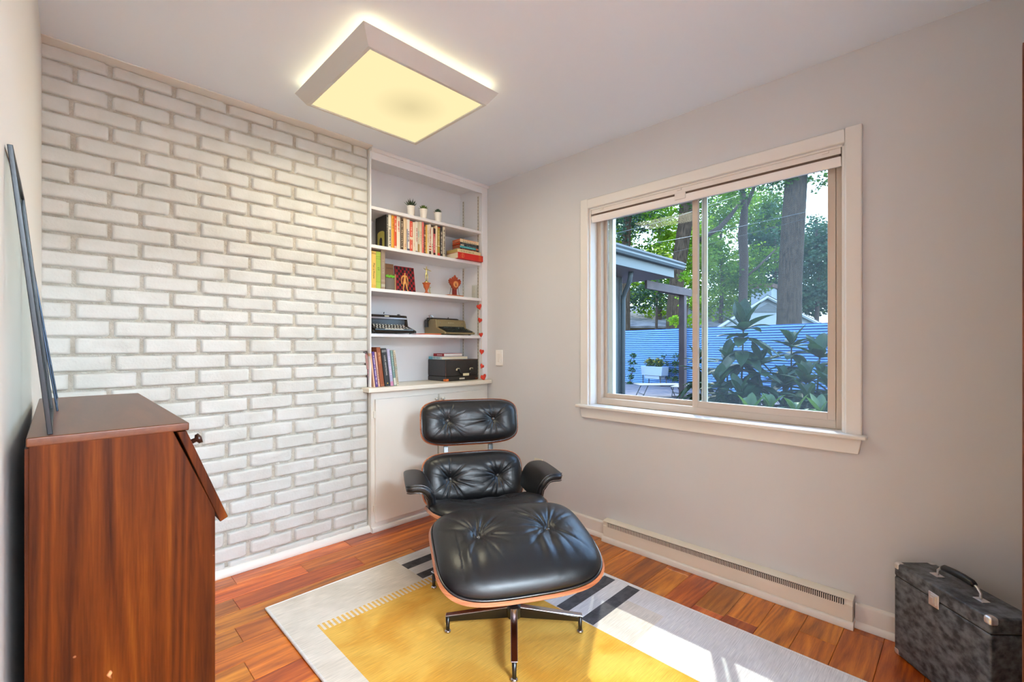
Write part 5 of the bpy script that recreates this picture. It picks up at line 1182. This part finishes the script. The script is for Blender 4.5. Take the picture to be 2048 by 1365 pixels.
# ---- trees
bark = mat('bark', (74, 60, 48), .9, spec=.1, var=(3, (42, 33, 26), 6), bump=(1, .4, .05), vec=(7, 7, 1.2)); bark2 = mat('bark_red', (58, 42, 33), .9, bump=(1, .4, .04), vec=(7, 7, 1.2))
lf = [mat('leaf_bright', (150, 178, 40), .55, spec=.1, var=(.9, (62, 100, 22), 3), translucent=.55), mat('leaf_mid', (104, 138, 34), .55, spec=.1, var=(.7, (38, 66, 24), 3), translucent=.5), mat('leaf_dark', (46, 72, 44), .6, var=(.8, (36, 60, 44), 3), translucent=.4), mat('leaf_blue', (66, 98, 60), .6, var=(.8, (40, 68, 48), 3), translucent=.45), mat('leaf_lime', (186, 190, 60), .5, translucent=.55)]
def tree(label, path, blobs, lm, bk, seed, size=.24, branches=(), name='tree'):
    """path [(px,py,Z,r)] up the trunk; blobs [(px,py,Z,r,n)]"""
    P_ = [at(a, b_, z_) for a, b_, z_, r in path]; base = P_[0].copy(); base.z = GZ; o = base
    t = thing(name, label, 'tree', o, group='trees beyond the fence'); P_ = [Vector((P_[0].x, P_[0].y, GZ - .05))] + P_; rr_ = [path[0][3] * 1.12] + [q[3] for q in path]
    b = MB(o); b.tube(P_, rr_, 14); 
    for br_ in branches: b.tube([at(q[0], q[1], q[2]) for q in br_], [q[3] for q in br_], 7)
    b.build('trunk', bk, t, smooth=True)
    if size == .20 and name == 'tree' and seed < 10: blobs = [(a, b_, z_, r, int(n * 1.9)) for a, b_, z_, r, n in blobs]; size = .15
    leaves('foliage', [(tuple(at(a, b_, z_)), (r, r, r * .72), n) for a, b_, z_, r, n in blobs], lm, t, tuple(o), size, 0, seed)
tree('huge straight grey trunk with little foliage, rightmost trunk in the right pane', [(1577, 690, 19, .50), (1578, 640, 19, .46), (1580, 560, 19, .44), (1586, 450, 19, .43), (1592, 360, 19, .41), (1600, 200, 19, .38), (1604, 60, 19, .34)],
     [(1560, 350, 19, 1.3, 420), (1640, 355, 18.6, .9, 160), (1700, 240, 19, 2.4, 500), (1560, 160, 19, 2.6, 600), (1625, 120, 18.2, 2.6, 500)], lf[1], bark, 1, .20)
tree('slim reddish-brown forked tree in the middle of the right pane', [(1488, 690, 22, .22), (1486, 600, 22, .20), (1488, 520, 22, .20), (1485, 470, 22, .22), (1489, 420, 22, .16), (1484, 380, 22, .13), (1482, 300, 22, .10)],
     [(1440, 400, 21.6, 1.5, 560), (1430, 330, 21.5, 1.7, 500), (1530, 430, 23, 1.6, 520), (1450, 560, 23, 1.5, 480), (1500, 570, 23, 1.4, 420), (1540, 520, 23.4, 1.2, 380), (1535, 350, 22, 1.5, 330)], lf[1], bark2, 2, .20,
     [((1488, 422, 22, .12), (1500, 395, 22, .10), (1512, 365, 22, .07), (1520, 330, 22, .05)), ((1400, 480, 21, .11), (1440, 455, 21.3, .12), (1462, 430, 21.6, .10), (1484, 400, 22, .06)), ((1486, 560, 22, .05), (1520, 530, 22.4, .05), (1550, 500, 23, .04))])
tree('leaning dark trunk seen against the centre bar in the left pane', [(1346, 690, 20, .34), (1348, 620, 20, .32), (1356, 540, 20, .31), (1370, 450, 20, .31), (1376, 380, 20, .29), (1382, 280, 20, .26)],
     [(1330, 420, 20.5, 1.6, 600), (1300, 500, 21.5, 1.3, 420), (1395, 520, 21, 1.3, 420), (1350, 570, 22, 1.3, 420), (1400, 330, 20.5, 1.8, 520)], lf[1], bark, 3, .20)
tree('dark narrow trunk at the left edge of the left pane', [(1251, 690, 21, .22), (1251, 600, 21, .21), (1252, 500, 21, .20), (1256, 420, 21, .18), (1262, 330, 21, .15)],
     [(1245, 420, 21, 1.5, 520), (1215, 470, 21, 1.5, 420), (1290, 440, 22, 1.4, 420), (1240, 600, 22, 1.0, 260), (1300, 590, 22, 1.3, 460)], lf[2], bark, 4, .20)
rgt = random.Random(8)
for i, (px, Z, top, m_, lab) in enumerate(((1170, 30, 330, 1, 'leafy tree hidden by the left window casing'), (1235, 31, 350, 0, 'sunlit leafy tree at the far left behind the grey wing roof'), (1318, 29, 345, 0, 'bright green leafy tree above the long shadowed roof'), (1385, 33, 350, 1, 'mid-green leafy tree behind the centre bar of the window'),
                                 (1440, 28, 350, 0, 'bright green tree left of the slim forked tree'), (1500, 34, 370, 1, 'mid-green tree behind the slim forked tree'), (1548, 30, 400, 3, 'blue-green tree just left of the huge trunk'), (1632, 26, 440, 3, 'blue-green tree right of the huge trunk under open sky'), (1672, 34, 455, 1, 'hazy tree at the right edge of the right pane'), (1740, 30, 420, 1, 'leafy tree hidden by the right window casing'))):
    bl_ = []
    for k in range(11):
        bl_.append((px + rgt.uniform(-42, 42), top + 20 + (610 - top) * (k + rgt.random()) / 11.5, Z + rgt.uniform(-1.5, 1.5), rgt.uniform(1.4, 2.1), 1050))
    tree(lab, [(px, 690, Z, .14), (px + 4, 560, Z, .10), (px, 440, Z, .07)], bl_, lf[m_], bark2, 20 + i, .20)
tree('lime-yellow young tree glowing just above the grey wing roof', [(1312, 690, 25, .08), (1314, 600, 25, .07), (1316, 520, 25, .05)], [(1308, 505, 25, .80, 420), (1326, 515, 25, .6, 240)], lf[4], bark2, 50, .16)
tree('small tree with bright leaves close behind the fence at the pergola post', [(1366, 700, 15.5, .05), (1372, 640, 15.5, .04), (1378, 590, 15.5, .03)], [(1352, 642, 15.4, .34, 130), (1380, 600, 15.5, .5, 200), (1385, 645, 15.5, .40, 160), (1376, 555, 15.5, .4, 120)], lf[0], bark2, 51, .13)

# ---- wires
wm = mat('wire_grey', (104, 112, 118), .4, metal=.5); wd = mat('wire_dark', (30, 34, 32), .6)
for pa, pb, m_, lab in (((1180, 508), (1720, 399), wm, 'pale overhead wire, middle of the three crossing the trees'), ((1180, 541), (1720, 407), wd, 'dark overhead wire, lowest of the three crossing the trees'), ((1180, 479), (1480, 390), wm, 'pale overhead wire, highest of the three, in the left pane')):
    p, q = at(pa[0], pa[1], 16), at(pb[0], pb[1], 14); c_ = (p + q) / 2; b = MB(c_)
    b.tube([p.lerp(q, k / 12) + Vector((0, 0, -.10 * math.sin(math.pi * k / 12))) for k in range(13)], .0055, 5); w = tag(b.build('overhead_wire', m_), lab, 'wire', 'overhead wires'); w.location = c_

# ---- big-leaved shrubs close outside the window
bl1 = mat('shrub_leaf', (44, 68, 30), .5, spec=.25, var=(7, (28, 48, 24), 3), translucent=.3); stm = mat('shrub_stem', (58, 58, 44), .7)
def bigleaf(b, base, d, L_, w, droop):
    d = Vector(d).normalized(); side = d.cross(Vector((0, 0, 1))); side = side.normalized() if side.length > .05 else Vector((1, 0, 0)); up = side.cross(d)
    n = 7; vs = []
    for i in range(n + 1):
        t = i / n; ww = w * (math.sin(math.pi * t ** .85) ** .75 if 0 < t < 1 else 0) + .0015; p = Vector(base) + d * L_ * t + Vector((0, 0, -1)) * droop * L_ * t * t
        vs += [p - side * ww + up * ww * .30, p - side * ww * .5 + up * ww * .12, p, p + side * ww * .5 + up * ww * .12, p + side * ww + up * ww * .30]
    b.add(vs, [(i * 5 + k, i * 5 + k + 1, (i + 1) * 5 + k + 1, (i + 1) * 5 + k) for i in range(n) for k in range(4)])
def shrub(label, tips, seed, m_=bl1):
    rr = random.Random(seed); c_ = sum((at(*q[:3]) for q in tips), Vector()) / len(tips); o = Vector((c_.x, c_.y, GZ)); t = thing('broadleaf_shrub', label, 'shrub', o, group='shrubs just outside the window')
    b = MB(o); lb = MB(o)
    for (px, py, Z, L_) in tips:
        p = at(px, py, Z); p.x = max(p.x, 2.95); g = Vector((o.x + (p.x - o.x) * .5, o.y + (p.y - o.y) * .6, GZ)); mid = g.lerp(p, .5) + Vector((rr.uniform(-.04, .04), rr.uniform(-.04, .04), 0))
        b.tube([g, mid, p], [.014, .010, .006], 7)
        k = 0
        for ring_, (nl, e0, e1, zz) in enumerate(((4, 55, 75, 0), (7, 15, 45, -.03), (8, -15, 20, -.09), (7, -30, 5, -.20), (6, -35, 0, -.32), (6, -35, 0, -.45), (5, -35, 0, -.6), (4, -35, 0, -.75))):
            for j in range(nl):
                a = k * 2.4 + rr.uniform(-.3, .3); k += 1; e = R(rr.uniform(e0, e1)); ll = L_ * rr.uniform(.75, 1.1); q = p + Vector((0, 0, zz))
                if zz < 0: q = p.lerp(mid, min(1, -zz / max(.1, (p - mid).length)))
                dd = Vector((math.cos(a) * math.cos(e), math.sin(a) * math.cos(e), math.sin(e)))
                if q.x + dd.x * ll < 2.66: dd.x = abs(dd.x)
                bigleaf(lb, q, dd, ll, ll * rr.uniform(.15, .20), rr.uniform(.1, .45))
    b.build('stem', stm, t, smooth=True); lb.build('foliage', m_, t, smooth=True, fix=False)
bl2 = mat('shrub_leaf_bright', (88, 116, 40), .4, spec=.5, var=(7, (58, 84, 36), 3), translucent=.4)
shrub('tall broad-leaved shrub with a whorl of pointed leaves, in the middle of the right pane', [(1487, 655, 3.9, .30), (1455, 720, 4.1, .24), (1520, 725, 3.8, .24), (1480, 790, 3.6, .24), (1440, 770, 3.8, .22)], 5)
shrub('broad-leaved shrub with upright tips at the right of the right pane', [(1583, 690, 4.1, .27), (1640, 710, 3.8, .28), (1612, 760, 3.6, .24), (1565, 765, 3.8, .24), (1660, 780, 3.5, .24)], 6)
shrub('low shrub with brighter leaves at the foot of the right pane', [(1640, 830, 3.1, .20), (1590, 830, 3.2, .20), (1540, 820, 3.4, .20), (1500, 830, 3.3, .20)], 7, bl2)
shrub('dense dark shrub filling the bottom of the right pane', [(1450, 815, 3.7, .20), (1485, 850, 3.3, .18), (1530, 850, 3.2, .18), (1570, 845, 3.4, .20), (1615, 800, 3.4, .22)], 12)
shrub('lone leafy shrub stem at the right edge of the left pane', [(1396, 722, 4.4, .24), (1402, 775, 4.3, .24)], 9)
